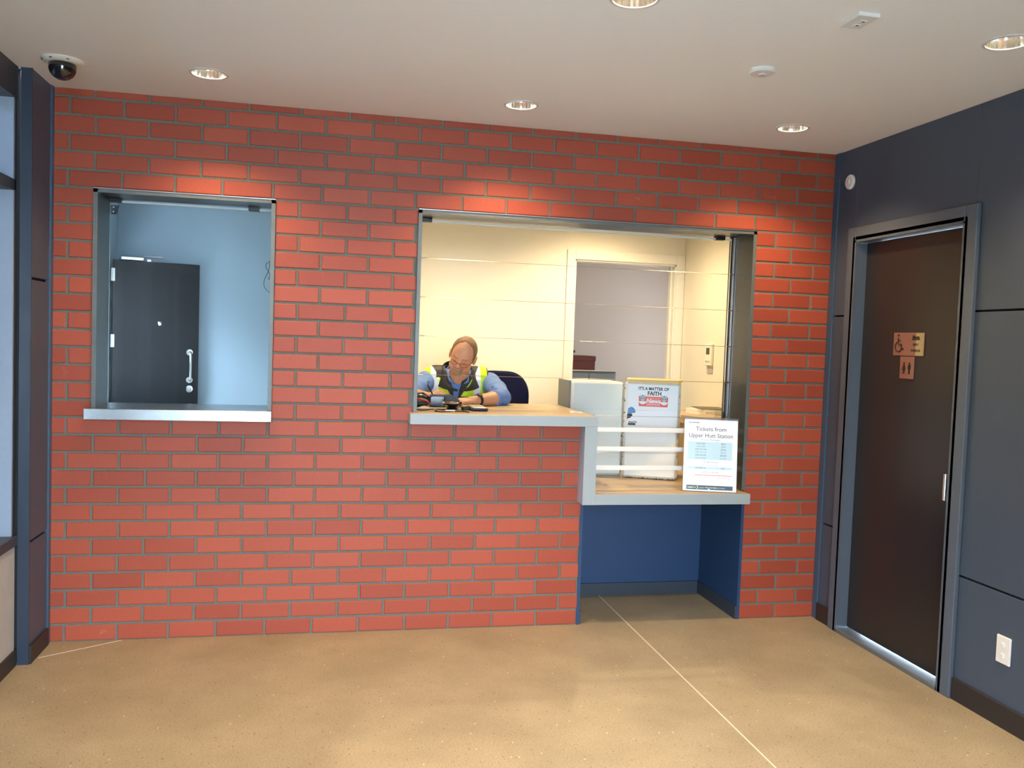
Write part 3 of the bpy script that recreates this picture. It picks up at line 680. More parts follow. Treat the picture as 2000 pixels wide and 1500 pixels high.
# ------------------------------------------------------------------ things on the low counter
white_print = mat('sign_paper', (.86, .88, .90), .35, var=.01); ink2 = mat('print_navy', (.03, .04, .10), .5); tblue = mat('print_pale_blue', (.50, .70, .80), .5, var=.02)
barm = mat('print_slate', (.055, .09, .125), .5); redp = mat('print_red', (.75, .06, .07), .5); greenp = mat('print_green', (.35, .62, .22), .5); greyp = mat('print_grey', (.22, .25, .32), .5); whitep = mat('print_white', (.85, .86, .88), .5)
BLp, BRp = Vector((3.308, .012, .7485)), Vector((3.604, -.070, .7485)); xd = (BRp-BLp).normalized(); nrm = Vector((xd.y, -xd.x, 0)).normalized()
if nrm.y > 0: nrm = -nrm
up = (Vector((0, 0, 1)) - nrm*.10).normalized()
SM = frame_mx(BLp + Vector((0, 0, .002)), xd, up)   # x across, y up the sheet, z towards the viewer
ts = thing('ticket_sign', 'white ticket fares sign in a clear holder standing on the low counter', 'sign', tuple((BLp+BRp)/2))
sw, sh = .300, .408
mb = MB(); mb.box(0, sw, 0, sh, -.002, 0, Mx=SM); mb.build('sheet', white_print, ts)
mb = MB(); mb.box(-.003, sw+.003, 0, sh+.008, -.006, -.0035, Mx=SM)
bq = SM @ Vector((0, 0, -.0035)); mb.box(-.003, sw+.003, -.002, .003, -.09, .0055, Mx=SM.copy()); mb.build('holder', acrylic, ts, label='clear acrylic holder')
mb = MB(); mb.box(-.003, sw+.003, sh+.004, sh+.0085, -.0058, .0053, Mx=SM); mb.build('holder_edge', mat('acrylic_edge', (.10, .09, .075), .3), ts, label='dark top edge of the holder')
def T(name, s, x, y, size, m, align='CENTER', sx=1., bold=0.): text(name, s, size, SM @ Matrix.Translation((x, y, .0008)), m, ts, align, sx, .0002, bold)
T('heading', 'Tickets from', sw/2, .343, .0335, ink2, sx=1.0)
T('heading', 'Upper Hutt Station', sw/2, .306, .0335, ink2, sx=.95)
T('subheading', 'Fares to Wellington', sw/2, .288, .0135, greyp)
for i, (a, b) in enumerate((('Adult Single', '$8.50'), ('Child Single', '$4.50'), ('Adult Ten Trip', '$72.00'), ('Child Ten Trip', '$36.00'), ('Adult Monthly', '$232.00'), ('Child Monthly', '$116.00'))):
    y = .268 - i*.0165
    T('fare_text', a, .095, y, .0105, ink2 if i % 2 == 0 else greyp); T('fare_text', b, .222, y, .0105, ink2 if i % 2 == 0 else greyp)
T('subheading', 'Off peak services', sw/2, .163, .0130, greyp)
T('small_text', '9am to 3pm and after 6:30pm', sw/2, .147, .0075, greyp)
T('fare_text', 'Adult Single Trip', .095, .130, .0090, ink2); T('fare_text', '$6.50', .222, .130, .0090, ink2)
T('subheading', 'Cash fares by zone', sw/2, .106, .0130, greyp)
mb = MB()
mb.box(.022, .272, .180, .282, .0, .0004, Mx=SM); mb.box(.022, .272, .126, .140, .0, .0004, Mx=SM); mb.build('fare_table', tblue, ts)
mb = MB(); mb.box(.065, .272, .0905, .0930, 0, .0006, Mx=SM)
for i in range(16): mb.box(.068+.0133*i, .0695+.0133*i, .087, .092, 0, .0006, Mx=SM)
mb.build('route_line', redp, ts)
for i, x in enumerate((.060, .092, .112, .124, .136, .205, .218, .229, .240, .252, .264)):
    mb = MB(); Mx = SM @ Matrix.Translation((x, .085, 0)) @ Matrix.Rotation(R(-32), 4, 'Z'); l = (.022, .016, .014, .018, .014)[i % 5]; mb.box(-.0007, .0007, -l, 0, 0, .0006, Mx=Mx); mb.build('station_name', greyp, ts)
mb = MB(); mb.box(.020, .280, .010, .034, 0, .0005, Mx=SM); mb.build('footer_band', barm, ts)
text('logo_text', 'met', .0155, SM @ Matrix.Translation((.026, .017, .001)), whitep, ts, 'LEFT', 1.05, .0002, .0003); text('logo_text', 'link', .0155, SM @ Matrix.Translation((.052, .017, .001)), greenp, ts, 'LEFT', 1.05, .0002, .0003)
mb = MB(); mb.prism([(.077, .031), (.081, .031), (.087, .022), (.081, .013), (.077, .013), (.083, .022)], .0006, .001, 'xy', Mx=SM); mb.build('logo_arrow', mat('print_white_green', (.7, .85, .6), .5), ts)
text('logo_text', 'greater WELLINGTON', .0095, SM @ Matrix.Translation((.093, .018, .001)), whitep, ts, 'LEFT', 1, .0002); text('logo_text', 'REGIONAL COUNCIL', .0065, SM @ Matrix.Translation((.175, .019, .001)), whitep, ts, 'LEFT', 1, .0002)
mb = MB(); mb.prism([(.138, .010), (.146, .016), (.156, .010)], .0006, .001, 'xy', Mx=SM); mb.build('logo_mark', whitep, ts)
text('logo_text', 'TRANZ METRO', .0085, SM @ Matrix.Translation((.022, .3865, .0008)), ink2, ts, 'LEFT', .9, .0002, .0003)
mb = MB(); mb.box(.072, .082, .3865, .392, 0, .0007, Mx=SM); mb.build('logo_mark', redp, ts)

cabm = mat('enamel_white', (.76, .78, .73), .42, var=.05, scale=10, bump=.05, bscale=40); rust = mat('rust_chips', (.10, .06, .04), .8, var=.4); cabside = mat('cabinet_grey', (.20, .22, .24), .5)
topm = mat('cabinet_top', (.80, .52, .18), .5)
def worn_edge(mb, pts, n, s):
    for i in range(n):
        t = rnd.random(); p = pts[0].lerp(pts[1], t); q = s*rnd.uniform(.5, 1.4)
        mb.ell(p, (q, .0006, q*rnd.uniform(.5, 1.2)), n=7, m=4)
nb = thing('news_stand', 'plain chipped white metal newspaper stand behind the counter post', 'newspaper stand', (2.95, .70, .748))
mb = MB(); mb.box(2.793, 3.132, .575, .86, .748, 1.332, bev=.012); mb.build('body', cabm, nb, True)
mb = MB(); mb.box(2.781, 2.795, .60, .86, .75, 1.335, bev=.002); mb.build('side_panel', cabside, nb, label='dark grey side')
mb = MB(); worn_edge(mb, [Vector((2.80, .575, .80)), Vector((2.80, .575, 1.32))], 14, .0025); worn_edge(mb, [Vector((3.125, .575, .76)), Vector((3.125, .575, 1.32))], 22, .003); mb.build('paint_chips', rust, nb)['kind'] = 'stuff'
A0 = Vector((3.100, .478, .748)); ang = R(-24); FM = Matrix.Translation(A0) @ Matrix.Rotation(ang, 4, 'Z'); fw = .336
nb2 = thing('news_stand', 'white metal newspaper stand with faith headline and red banner, turned slightly', 'newspaper stand', tuple(A0))
mb = MB(); mb.box(0, fw, 0, .30, .004, .597, Mx=FM, bev=.016); mb.build('body', cabm, nb2, True)
mb = MB(); mb.prism([(.010, .005), (fw-.010, .005), (fw+.006, .30), (-.006, .30)], .592, .608, 'xy', Mx=FM); mb.build('top', topm, nb2, label='yellowish top')
mb = MB()
worn_edge(mb, [FM @ Vector((.02, -.001, .007)), FM @ Vector((fw-.02, -.001, .007))], 34, .0035); worn_edge(mb, [FM @ Vector((.003, .0, .05)), FM @ Vector((.003, 0, .58))], 30, .003); worn_edge(mb, [FM @ Vector((fw-.003, .0, .05)), FM @ Vector((fw-.003, 0, .58))], 22, .003)
mb.build('paint_chips', rust, nb2)['kind'] = 'stuff'
PM = FM @ Matrix.Translation((0, -.0012, 0)) @ Matrix.Rotation(R(90), 4, 'X')   # poster plane: x right, y up, z to the viewer
mb = MB(); mb.box(.022, fw-.012, .33, .578, -.0006, .0002, Mx=PM); mb.build('poster', white_print, nb2, label='white poster sheet')
blk = mat('print_black', (.015, .015, .02), .6)
def TP(s, x, y, size, m, sx=1., bold=.0): text('lettering', s, size, PM @ Matrix.Translation((x, y, .0006)), m, nb2, 'CENTER', sx, .0002, bold)
TP("IT'S A MATTER OF", .176, .547, .026, blk, .88, .0008); TP('FAITH', .182, .516, .034, blk, .92, .0010)
mb = MB(); mb.prism([(.090, .447), (.263, .447), (.265, .507), (.088, .509)], .0002, .0005, 'xy', Mx=PM); mb.build('banner', mat('print_banner_red', (.80, .10, .08), .5), nb2, label='red banner')
mb = MB(); mb.box(.135, .218, .4515, .5035, .0005, .0008, Mx=PM); mb.build('banner_panel', mat('print_pink_red', (.82, .20, .17), .5), nb2)
text('lettering', 'News', .037, PM @ Matrix.Translation((.176, .469, .0011)) @ Matrix([(1, .2, 0, 0), (0, 1, 0, 0), (0, 0, 1, 0), (0, 0, 0, 1)]), whitep, nb2, 'CENTER', 1.0, .0002, .0012)
text('lettering', 'EVERY DAY ON SALE', .0085, PM @ Matrix.Translation((.176, .4565, .0011)), whitep, nb2, 'CENTER', 1., .0002)
crest = mat('print_crest_grey', (.42, .50, .52), .5)
for cx in (.112, .241):
    mb = MB(); mb.prism([(cx+.022*math.cos(a), .478+.019*math.sin(a)) for a in [R(180)+R(180)*i/12 for i in range(13)]], .0005, .0008, 'xy', Mx=PM); mb.build('crest_backing', whitep, nb2)
    mb = MB(); mb.prism([(cx-.018, .518), (cx-.010, .512), (cx, .516), (cx+.010, .512), (cx+.018, .518), (cx+.014, .492), (cx+.006, .478), (cx-.006, .478), (cx-.014, .492)], .0009, .0012, 'xy', Mx=PM); mb.build('crest', crest, nb2)
    mb = MB(); mb.prism([(cx-.005, .516), (cx+.005, .516), (cx, .508)], .0013, .0016, 'xy', Mx=PM)
    for s_ in (-1, 1): mb.box(cx+s_*.008-.003, cx+s_*.008+.003, .494, .500, .0013, .0016, Mx=PM)
    mb.build('crest_marks', blk, nb2)
mb = MB(); mb.prism([(.022, .395), (.026, .430), (.045, .442), (.058, .436), (.068, .424), (.073, .412), (.066, .404), (.052, .402), (.040, .397)], .0003, .0007, 'xy', Mx=PM); mb.build('picture', mat('print_blue', (.10, .26, .55), .5, var=.7, scale=90), nb2, label='blue printed picture')
mb = MB(); mb.prism([(.022, .362), (.022, .396), (.050, .398), (.054, .386), (.040, .372), (.030, .370)], .0003, .0007, 'xy', Mx=PM); mb.build('picture', blk, nb2, label='black lower half of the picture')
mb = MB(); mb.prism([(.028, .328), (.030, .352), (.078, .354), (.082, .345), (.074, .341), (.074, .328)], .0003, .0007, 'xy', Mx=PM); mb.build('caption_patch', mat('print_charcoal', (.08, .09, .10), .6), nb2)
text('lettering', 'LOYAL', .016, PM @ Matrix.Translation((.055, .3415, .001)), whitep, nb2, 'CENTER', 1., .0002, .0004)

# side bench with papers on the right inside the office
sb = thing('side_bench', 'wooden side bench along the right office wall behind the ticket sign', 'bench', (3.93, 1.0, 0))
mb = MB(); mb.box(3.70, W-.002, .30, 1.75, 1.045, 1.08, bev=.002); mb.build('worktop', bench, sb)
mb = MB(); mb.box(3.74, W-.002, .30, 1.70, 0, 1.045); mb.build('carcass', mat('bench_carcass', (.40, .29, .17), .5), sb)
paper = mat('paper', (.80, .76, .66), .7); kraft = mat('kraft_paper', (.42, .32, .24), .7); darkp = mat('folder_dark', (.10, .09, .06), .5)
def stack(nm, lab, cat, x, y, z, w, d, h, a, m, m2=None):
    o = thing(nm, lab, cat, (x, y, z)); Mx = Matrix.Translation((x, y, z)) @ Matrix.Rotation(R(a), 4, 'Z')
    mb = MB(); mb.box(-w/2, w/2, -d/2, d/2, 0, h, Mx=Mx, bev=.001); mb.build('sheets' if m2 else 'cover', m, o)
    if m2: mb = MB(); mb.box(-w/2-.002, w/2+.002, -d/2-.002, d/2+.002, h, h+.003, Mx=Mx); mb.build('cover', m2, o)
    return o
stack('paper_stack', 'loose cream paper stack on the side bench under the dark folder', 'papers', 4.03, 1.30, 1.08, .20, .30, .035, 4, paper)
stack('folder', 'dark folder lying on the cream papers at the right of the office', 'folder', 4.035, 1.28, 1.115, .20, .25, .012, -7, paper, darkp)
stack('envelope', 'brown envelope on the side bench above the ticket sign', 'envelope', 3.86, .85, 1.08, .26, .34, .022, 20, kraft)

# labels and paper on the back of the worktop
tg = MB(); Mx = Matrix.Translation((2.70, .16, 1.172)) @ Matrix.Rotation(R(-8), 4, 'Z'); tg.box(-.035, .035, -.03, .03, 0, .004, Mx=Mx, bev=.001)
tg = tg.build('price_tag', mat('tag_white', (.72, .82, .84), .5)); tag(tg, 'small white tag at the right corner of the upper worktop', 'tag')
mb = MB(); mb.box(-.012, .02, -.028, -.014, .004, .0046, Mx=Mx); q = mb.build('printed_mark', blk, tg)

# ------------------------------------------------------------------ back room furniture
fc = thing('filing_cabinet', 'grey steel filing cabinet in the room beyond the doorway', 'filing cabinet', (3.66, 3.2, 0))
fcm = mat('cabinet_steel', (.17, .20, .24), .45, var=.03)
mb = MB(); mb.box(3.40, 3.886, 2.98, 3.55, 0, 1.315, bev=.004); mb.build('body', fcm, fc)
for k in range(4):
    mb = MB(); mb.box(3.415, 3.62, 2.965, 2.98, .03+k*.32, .335+k*.32, bev=.003); mb.box(3.63, 3.87, 2.965, 2.98, .03+k*.32, .335+k*.32, bev=.003); d = mb.build('drawer', fcm, fc)
    mb = MB(); mb.box(3.70, 3.80, 2.955, 2.966, .22+k*.32, .235+k*.32, bev=.002); mb.build('handle', steel, d)
mb = MB(); mb.box(3.39, 3.895, 2.96, 3.56, 1.315, 1.325, bev=.002); mb.build('top', mat('cabinet_top_cream', (.55, .48, .40), .5), fc)
cb = thing('storage_box', 'dark maroon box standing on the grey filing cabinet', 'box', (3.57, 3.15, 1.325))
mb = MB(); mb.box(3.40, 3.70, 3.03, 3.33, 1.325, 1.425, bev=.004); mb.build('body', mat('maroon_card', (.085, .012, .010), .6), cb)
mb = MB(); mb.box(3.395, 3.705, 3.025, 3.335, 1.405, 1.452, bev=.004); mb.build('lid', MATS['maroon_card'], cb)
ph = thing('hole_punch', 'small black object lying on top of the maroon box', 'office item', (3.48, 3.12, 1.452))
mb = MB(); mb.box(3.44, 3.50, 3.09, 3.16, 1.452, 1.468, bev=.003); mb.build('base', black_plastic, ph)
mb = MB(); mb.capsule((3.45, 3.12, 1.476), (3.52, 3.12, 1.488), .010, .013); mb.build('lever', black_plastic, ph, True)

# thermostat on the side wall
th = thing('thermostat', 'slim white wall controller with a dark display on the right office wall', 'thermostat', (W, 1.575, 1.50))
mb = MB(); mb.box(W-.022, W, 1.518, 1.632, 1.43, 1.595, bev=.004); mb.build('case', mat('controller_white', (.85, .83, .76), .4), th)
mb = MB(); mb.box(W-.024, W-.021, 1.550, 1.606, 1.515, 1.565); mb.build('display', mat('lcd', (.10, .11, .08), .2), th)
for k in range(3):
    mb = MB(); mb.box(W-.025, W-.021, 1.54+k*.028, 1.556+k*.028, 1.455, 1.468, bev=.001); mb.build('button', mat('button_grey', (.5, .48, .42), .5) if 'button_grey' not in MATS else MATS['button_grey'], th)
wc_ = MB(); wc_.box(W-.006, W, 1.52, 1.615, 1.372, 1.415, bev=.001); wc_ = wc_.build('wall_card', mat('card_grey', (.45, .43, .38), .6)); tag(wc_, 'small grey label stuck below the wall controller', 'label')

# hanging cable loops in the left room
mb = MB(); g_ = mat('cable_green_grey', (.12, .17, .14), .5)
def loop(c, ax, az, ph, n=40): return [(c[0]+ax*math.cos(t+ph)+.012*math.sin(3*t), c[1]+.02*math.sin(t), c[2]+az*math.sin(t+ph)) for t in [2*PI*i/n for i in range(n+1)]]
mb.tube(loop((1.012, .33, 1.865), .038, .092, 0), .0022, 8); mb.tube(loop((1.006, .335, 1.905), .026, .052, 1.), .0022, 8); mb.tube([(1.035, .33, 1.99), (1.02, .33, 1.96), (1.015, .33, 1.955)], .0022, 8)
cl = mb.build('cable_coil', g_, None, True); tag(cl, 'thin green-grey cable looped at the right side of the left window', 'cable')

# ------------------------------------------------------------------ desk items in front of the clerk
DZ_ = 1.1715
tm = thing('payment_terminal', 'dark blue-grey payment terminal with a raised head, left of the round dish', 'card terminal', (1.93, .40, DZ_))
nav = mat('terminal_navy', (.010, .016, .045), .4, spec=.3); gry = mat('terminal_grey', (.04, .04, .055), .45, spec=.3)
Mx = Matrix.Translation((1.955, .42, DZ_)) @ Matrix.Rotation(R(-6), 4, 'Z')
mb = MB(); mb.box(-.055, .030, -.045, .045, .0, .068, Mx=Mx, bev=.006); mb.build('body', nav, tm)
mb = MB(); mb.prism([(.030, .010), (.030, .070), (.052, .072), (.095, .056), (.125, .030), (.125, .008)], -.04, .04, 'xz', Mx=Mx); mb.build('printer_hood', gry, tm, label='grey sloping hood')
mb = MB(); mb.box(-.050, .024, -.047, -.044, .012, .058, Mx=Mx); mb.build('screen', mat('screen_dark', (.015, .02, .05), .12), tm)
ds = thing('coin_dish', 'round black dish with brown inlay and silver rim in front of the clerk', 'dish', (2.005, .235, DZ_))
mb = MB(); mb.lathe((2.005, .235, DZ_), [(.030, 0), (.034, .004), (.020, .012), (.030, .020), (.050, .030), (.054, .038), (.0001, .038)], 36); mb.build('bowl', black_plastic, ds, True)
mb = MB(); mb.lathe((2.005, .235, DZ_+.038), [(.054, -.004), (.056, .0), (.054, .004), (.047, .004), (.045, 0)], 36, closed=True); mb.build('rim', chrome, ds, True)
mb = MB(); mb.lathe((2.005, .235, DZ_+.038), [(.046, 0), (.045, .002), (.0001, .001)], 36); mb.build('inlay', mat('inlay_brown', (.30, .13, .06), .4), ds, True)
cr_ = thing('card_reader', 'small yellow and white card reader at the front of the worktop', 'card reader', (2.140, .20, DZ_))
Mx = Matrix.Translation((2.140, .20, DZ_)) @ Matrix.Rotation(R(2), 4, 'Z')
mb = MB(); mb.box(-.048, .048, -.085, .085, 0, .018, Mx=Mx, bev=.008); mb.build('body', nav, cr_)
mb = MB(); mb.box(-.042, .042, -.030, .080, .018, .022, Mx=Mx, bev=.003); mb.build('keypad', mat('keypad_yellow', (.55, .52, .18), .5, var=.4, scale=160), cr_)
for i in range(3):
    for j in range(4):
        mb = MB(); mb.box(-.034+i*.024, -.016+i*.024, -.022+j*.024, -.006+j*.024, .0215, .0255, Mx=Mx, bev=.001); mb.build('key', mat('key_pale', (.62, .60, .40), .5) if 'key_pale' not in MATS else MATS['key_pale'], cr_)
mb = MB(); mb.box(-.036, .036, -.080, -.036, .018, .0205, Mx=Mx); mb.build('paper_label', white_print, cr_)
def cable(nm, lab, pts, r, m):
    P = [Vector(p) for p in pts]; out = []
    for i in range(len(P)-1):
        p0 = P[max(i-1, 0)]; p1 = P[i]; p2 = P[i+1]; p3 = P[min(i+2, len(P)-1)]
        for k in range(8):
            t = k/8; out.append(.5*((2*p1)+(-p0+p2)*t+(2*p0-5*p1+4*p2-p3)*t*t+(-p0+3*p1-3*p2+p3)*t**3))
    out.append(P[-1]); mb = MB(); mb.tube(out, r, 8); o = mb.build(nm, m, None, True); tag(o, lab, 'cable'); return o
blackc = mat('cable_black', (.012, .012, .012), .4)
cz = DZ_+.0028
cable('power_cable', 'thin black cable curling along the left end of the worktop', [(1.786, .16, cz), (1.82, .10, cz), (1.86, .14, cz), (1.90, .20, cz), (1.95, .14, cz)], .0026, blackc)
cable('power_cable', 'black looped cable in front of the round dish', [(1.90, .09, cz), (1.885, .05, cz), (1.92, .02, cz), (1.98, .05, cz), (2.04, .06, cz), (2.065, .02, cz)], .0030, blackc)
cpts = []
for i in range(150):
    t = i/149; a = 2*PI*13*t; b = Vector((2.045, .13, DZ_+.0115)).lerp(Vector((2.098, .20, DZ_+.0115)), t); cpts.append(b + Vector((-.5*math.sin(a), .3*math.sin(a), math.cos(a)))*.0085)
mb = MB(); mb.tube(cpts, .0022, 6); cc = mb.build('coiled_cable', blackc, None, True); tag(cc, 'springy black coiled cable between dish and card reader', 'cable')
mb = MB(); mb.capsule((1.945, .045, DZ_+.006), (1.99, .055, DZ_+.006), .0055, .0055, 10); pnm = mb.build('plug', mat('plug_white', (.7, .7, .7), .4), None, True); tag(pnm, 'small pale plug lying among the cables at the worktop edge', 'plug')
pc = thing('pouch', 'black and red pouch at the far left of the worktop', 'pouch', (1.83, .33, DZ_))
mb = MB(); mb.ell((1.835, .35, DZ_+.026), (.052, .055, .026)); mb.build('body', mat('pouch_black', (.012, .010, .010), .6), pc, True)
mb = MB(); mb.tube([(1.785, .31, DZ_+.040), (1.83, .295, DZ_+.048), (1.87, .31, DZ_+.036), (1.89, .33, DZ_+.020)], .005, 8); mb.build('piping', mat('piping_red', (.45, .02, .02), .5), pc, True)
hs = thing('handset', 'black rounded headset cup resting behind the pouch', 'headset', (1.84, .45, DZ_))
mb = MB(); mb.ell((1.845, .455, DZ_+.036), (.050, .036, .036)); mb.build('cup', black_plastic, hs, True)
mb = MB(); mb.tube([(1.80, .45, DZ_+.03), (1.82, .45, DZ_+.068), (1.86, .45, DZ_+.072), (1.895, .45, DZ_+.045), (1.90, .45, DZ_+.012)], .009, 10); mb.build('band', black_plastic, hs, True)
tk = MB(); Mx = Matrix.Translation((1.87, .24, DZ_+.0003)) @ Matrix.Rotation(R(-18), 4, 'Z')
n = 8; vs = [(-.06+.12*i/n, -.035+.07*j/4, .002+.010*max(0, math.sin(i*.8))*(j/4)) for i in range(n+1) for j in range(5)]
vs = [tuple(Mx @ Vector(v)) for v in vs] + [tuple(Mx @ (Vector(v)+Vector((0, 0, .0012)))) for v in vs]; k5 = 5*(n+1)
fs = [(i*5+j, i*5+j+1, (i+1)*5+j+1, (i+1)*5+j) for i in range(n) for j in range(4)]; fs += [tuple(k5+q for q in f) for f in fs]
fs += [(i*5, (i+1)*5, k5+(i+1)*5, k5+i*5) for i in range(n)] + [(i*5+4, (i+1)*5+4, k5+(i+1)*5+4, k5+i*5+4) for i in range(n)] + [(j, j+1, k5+j+1, k5+j) for j in range(4)] + [(n*5+j, n*5+j+1, k5+n*5+j+1, k5+n*5+j) for j in range(4)]
tk.add(vs, fs); tk = tk.build('receipt', paper, None, True); tag(tk, 'cream curled receipt between pouch and terminal', 'paper')
fp = MB(); Mx = Matrix.Translation((1.96, .56, DZ_)) @ Matrix.Rotation(R(12), 4, 'Z'); fp.box(-.10, .10, -.07, .07, 0, .004, Mx=Mx); fp = fp.build('notepad', paper); tag(fp, 'flat cream notepad under the writing hand', 'notepad')

# ------------------------------------------------------------------ chair
ch = thing('office_chair', 'navy blue high office chair behind the clerk', 'chair', (2.25, 1.02, 0))
navy = mat('chair_fabric', (.007, .008, .035), .9, spec=.1, var=.2, scale=200, bump=.3, bscale=600)
CM = Matrix.Translation((2.25, 1.02, 0)) @ Matrix.Rotation(R(-30), 4, 'Z')
mb = MB()
def rrect(w, h, r, n=8):
    o = []
    for cx, cz, a0 in ((w/2-r, h/2-r, 0), (-w/2+r, h/2-r, 90), (-w/2+r, -h/2+r, 180), (w/2-r, -h/2+r, 270)):
        for i in range(n+1): a = R(a0+90*i/n); o.append((cx+r*math.cos(a), cz+r*math.sin(a)))
    return o
def pad(o, w, h, r, t, plane, Mx, nm, m, curve=0.):
    mb = MB(); rings = []
    for s_, off in ((.90, -t), (.97, -t*.75), (1.0, -t*.2), (1.0, t*.2), (.97, t*.75), (.90, t)):
        rings.append([(a*s_, b*s_, off) for a, b in rrect(w, h, r)])
    vs = []
    for ri in rings:
        for a, b, d in ri:
            c_ = -curve*(a*a)/(w*w/4)
            v = (a, d+c_, b) if plane == 'xz' else (a, b, d)
            vs.append(Mx @ Vector(v))
    k = len(rings[0]); fs = [(i*k+j, i*k+(j+1) % k, (i+1)*k+(j+1) % k, (i+1)*k+j) for i in range(5) for j in range(k)] + [tuple(range(k))[::-1], tuple(5*k+j for j in range(k))]
    mb.add(vs, fs); return mb.build(nm, m, o, True, sharp=60)
pad(ch, .45, .44, .17, .028, 'xz', CM @ Matrix.Translation((.09, .255, 1.140)) @ Matrix.Rotation(R(-6), 4, 'X'), 'backrest', navy, .05)
pad(ch, .46, .44, .10, .03, 'xy', CM @ Matrix.Translation((0, 0, .735)), 'seat', navy)
mb = MB(); mb.tube([CM @ Vector(p) for p in ((0, .1, .69), (.03, .29, .70), (.06, .33, .82), (.085, .30, 1.10))], .018, 10); mb.build('back_bar', black_plastic, ch, True)
mb = MB(); mb.tube([(2.25, 1.02, .08), (2.25, 1.02, .40)], .028, 16); mb.tube([(2.25, 1.02, .40), (2.25, 1.02, .705)], .016, 16); mb.build('gas_column', chrome, ch, True)
mb = MB(); mb.tube([(2.25+.2*math.cos(2*PI*i/28), 1.02+.2*math.sin(2*PI*i/28), .32) for i in range(29)], .010, 8)
for i in range(4): a = PI/2*i; mb.tube([(2.25, 1.02, .30), (2.25+.2*math.cos(a), 1.02+.2*math.sin(a), .32)], .007, 8)
mb.build('foot_ring', chrome, ch, True)
for i in range(5):
    a = 2*PI*i/5+.3; e_ = Vector((2.25+.27*math.cos(a), 1.02+.27*math.sin(a), .075)); mb = MB(); mb.tube([(2.25, 1.02, .10), e_], 0, 8, rs=[.022, .013]); lg = mb.build('leg', black_plastic, ch, True)
    mb = MB(); mb.lathe(e_-Vector((0, 0, .046)), [(.0001, -.018), (.026, -.018), (.028, 0), (.026, .018), (.0001, .018)], 18, axis='y'); mb.build('caster', black_plastic, lg, True)

# ------------------------------------------------------------------ the clerk
def remesh(name, mb, vox, sm, parent, mats_, iters=8, factor=.5):
    me = bpy.data.meshes.new('tmp'); me.from_pydata([tuple(v) for v in mb.v], [], mb.f)
    import bmesh
    bm = bmesh.new(); bm.from_mesh(me); bmesh.ops.recalc_face_normals(bm, faces=bm.faces); bm.to_mesh(me); bm.free()
    o = bpy.data.objects.new('tmp', me); C.objects.link(o)
    r_ = o.modifiers.new('r', 'REMESH'); r_.mode = 'VOXEL'; r_.voxel_size = vox; r_.use_smooth_shade = True
    s_ = o.modifiers.new('s', 'SMOOTH'); s_.iterations = iters; s_.factor = factor
    dg = bpy.context.evaluated_depsgraph_get(); dg.update(); m2 = bpy.data.meshes.new_from_object(o.evaluated_get(dg)); bpy.data.objects.remove(o)
    off = parent_origin(parent); 
    for q in (mats_ if isinstance(mats_, list) else [mats_]): m2.materials.append(q)
    m2.transform(Matrix.Translation(-off)); m2.name = name
    for p in m2.polygons: p.use_smooth = True
    q = bpy.data.objects.new(name, m2); C.objects.link(q); q.parent = parent
    return q
def paint(o, fn):
    me = o.data; off = parent_origin(o.parent); co = np.empty(len(me.vertices)*3); me.vertices.foreach_get('co', co); co = co.reshape(-1, 3) + np.array(off)
    col = np.ones((len(co), 4)); col[:, :3] = fn(co)
    a = me.color_attributes.new('Col', 'FLOAT_COLOR', 'POINT'); a.data.foreach_set('color', col.ravel())
def delete_faces(o, fn):
    import bmesh
    off = parent_origin(o.parent); bm = bmesh.new(); bm.from_mesh(o.data)
    bmesh.ops.delete(bm, geom=[f for f in bm.faces if fn(f.calc_center_median()+off)], context='FACES'); bm.to_mesh(o.data); bm.free()

man = thing('person', 'seated man in yellow hi-vis vest and blue shirt, head bowed, writing at the counter', 'person', (2.13, .95, 0))
skin_m = vcol_mat('skin', .48, .06, 500., .4); m_, n_, L_2, b_ = None, None, None, None
MATS['skin'].node_tree.nodes['Principled BSDF'].inputs['Subsurface Weight'].default_value = .08
MATS['skin'].node_tree.nodes['Principled BSDF'].inputs['Subsurface Radius'].default_value = (.01, .004, .002)
vest_m = vcol_mat('vest_cloth', .6, .12, 250.); shirt_m = mat('shirt_cloth', (.12, .22, .50), .8, var=.08, scale=40, bump=.2, bscale=500)
# head frame: hx to his left (viewer's right), hy out of the face, hz to the crown
HC = Vector((2.132, .745, 1.462))
HRm = (Matrix.Rotation(R(17), 3, 'Y') @ Matrix.Rotation(R(-14), 3, 'Z') @ Matrix.Rotation(R(32), 3, 'X'))
# base frame: x=(1,0,0), face (0,-1,0), up (0,0,1)
base = Matrix(((1, 0, 0), (0, -1, 0), (0, 0, 1))).transposed()
# pitch about x so the face turns down: face dir (0,-1,0) -> (0,-cos,-sin)
def hp(x, y, z): return HC + HRm @ Vector((x, -y, z))
def hcap(mb, a, b, ra, rb, n=12): mb.capsule(hp(*a), hp(*b), ra, rb, n)
hmx = HRm.copy()
def hell(mb, c, r): mb.ell(hp(*c), (r[0], r[1], r[2]), hmx)
SH_R = Vector((1.925, .900, 1.290)); SH_L = Vector((2.335, .905, 1.290))
EL_R = Vector((1.800, .640, 1.215)); WR_R = Vector((1.893, .520, 1.218))
EL_L = Vector((2.366, .625, 1.216)); WR_L = Vector((2.168, .445, 1.207))
body = MB()
hell(body, (0, -.012, .030), (.0755, .096, .088)); hell(body, (0, .022, .010), (.0695, .072, .095)); hell(body, (0, .030, -.045), (.058, .058, .062))   # skull, face, lower face
hell(body, (0, .058, -.088), (.030, .028, .024)); hell(body, (.033, .055, -.022), (.026, .022, .026)); hell(body, (-.033, .055, -.022), (.026, .022, .026))   # chin, cheeks
hell(body, (.040, .020, -.062), (.030, .040, .032)); hell(body, (-.040, .020, -.062), (.030, .040, .032))   # jaw
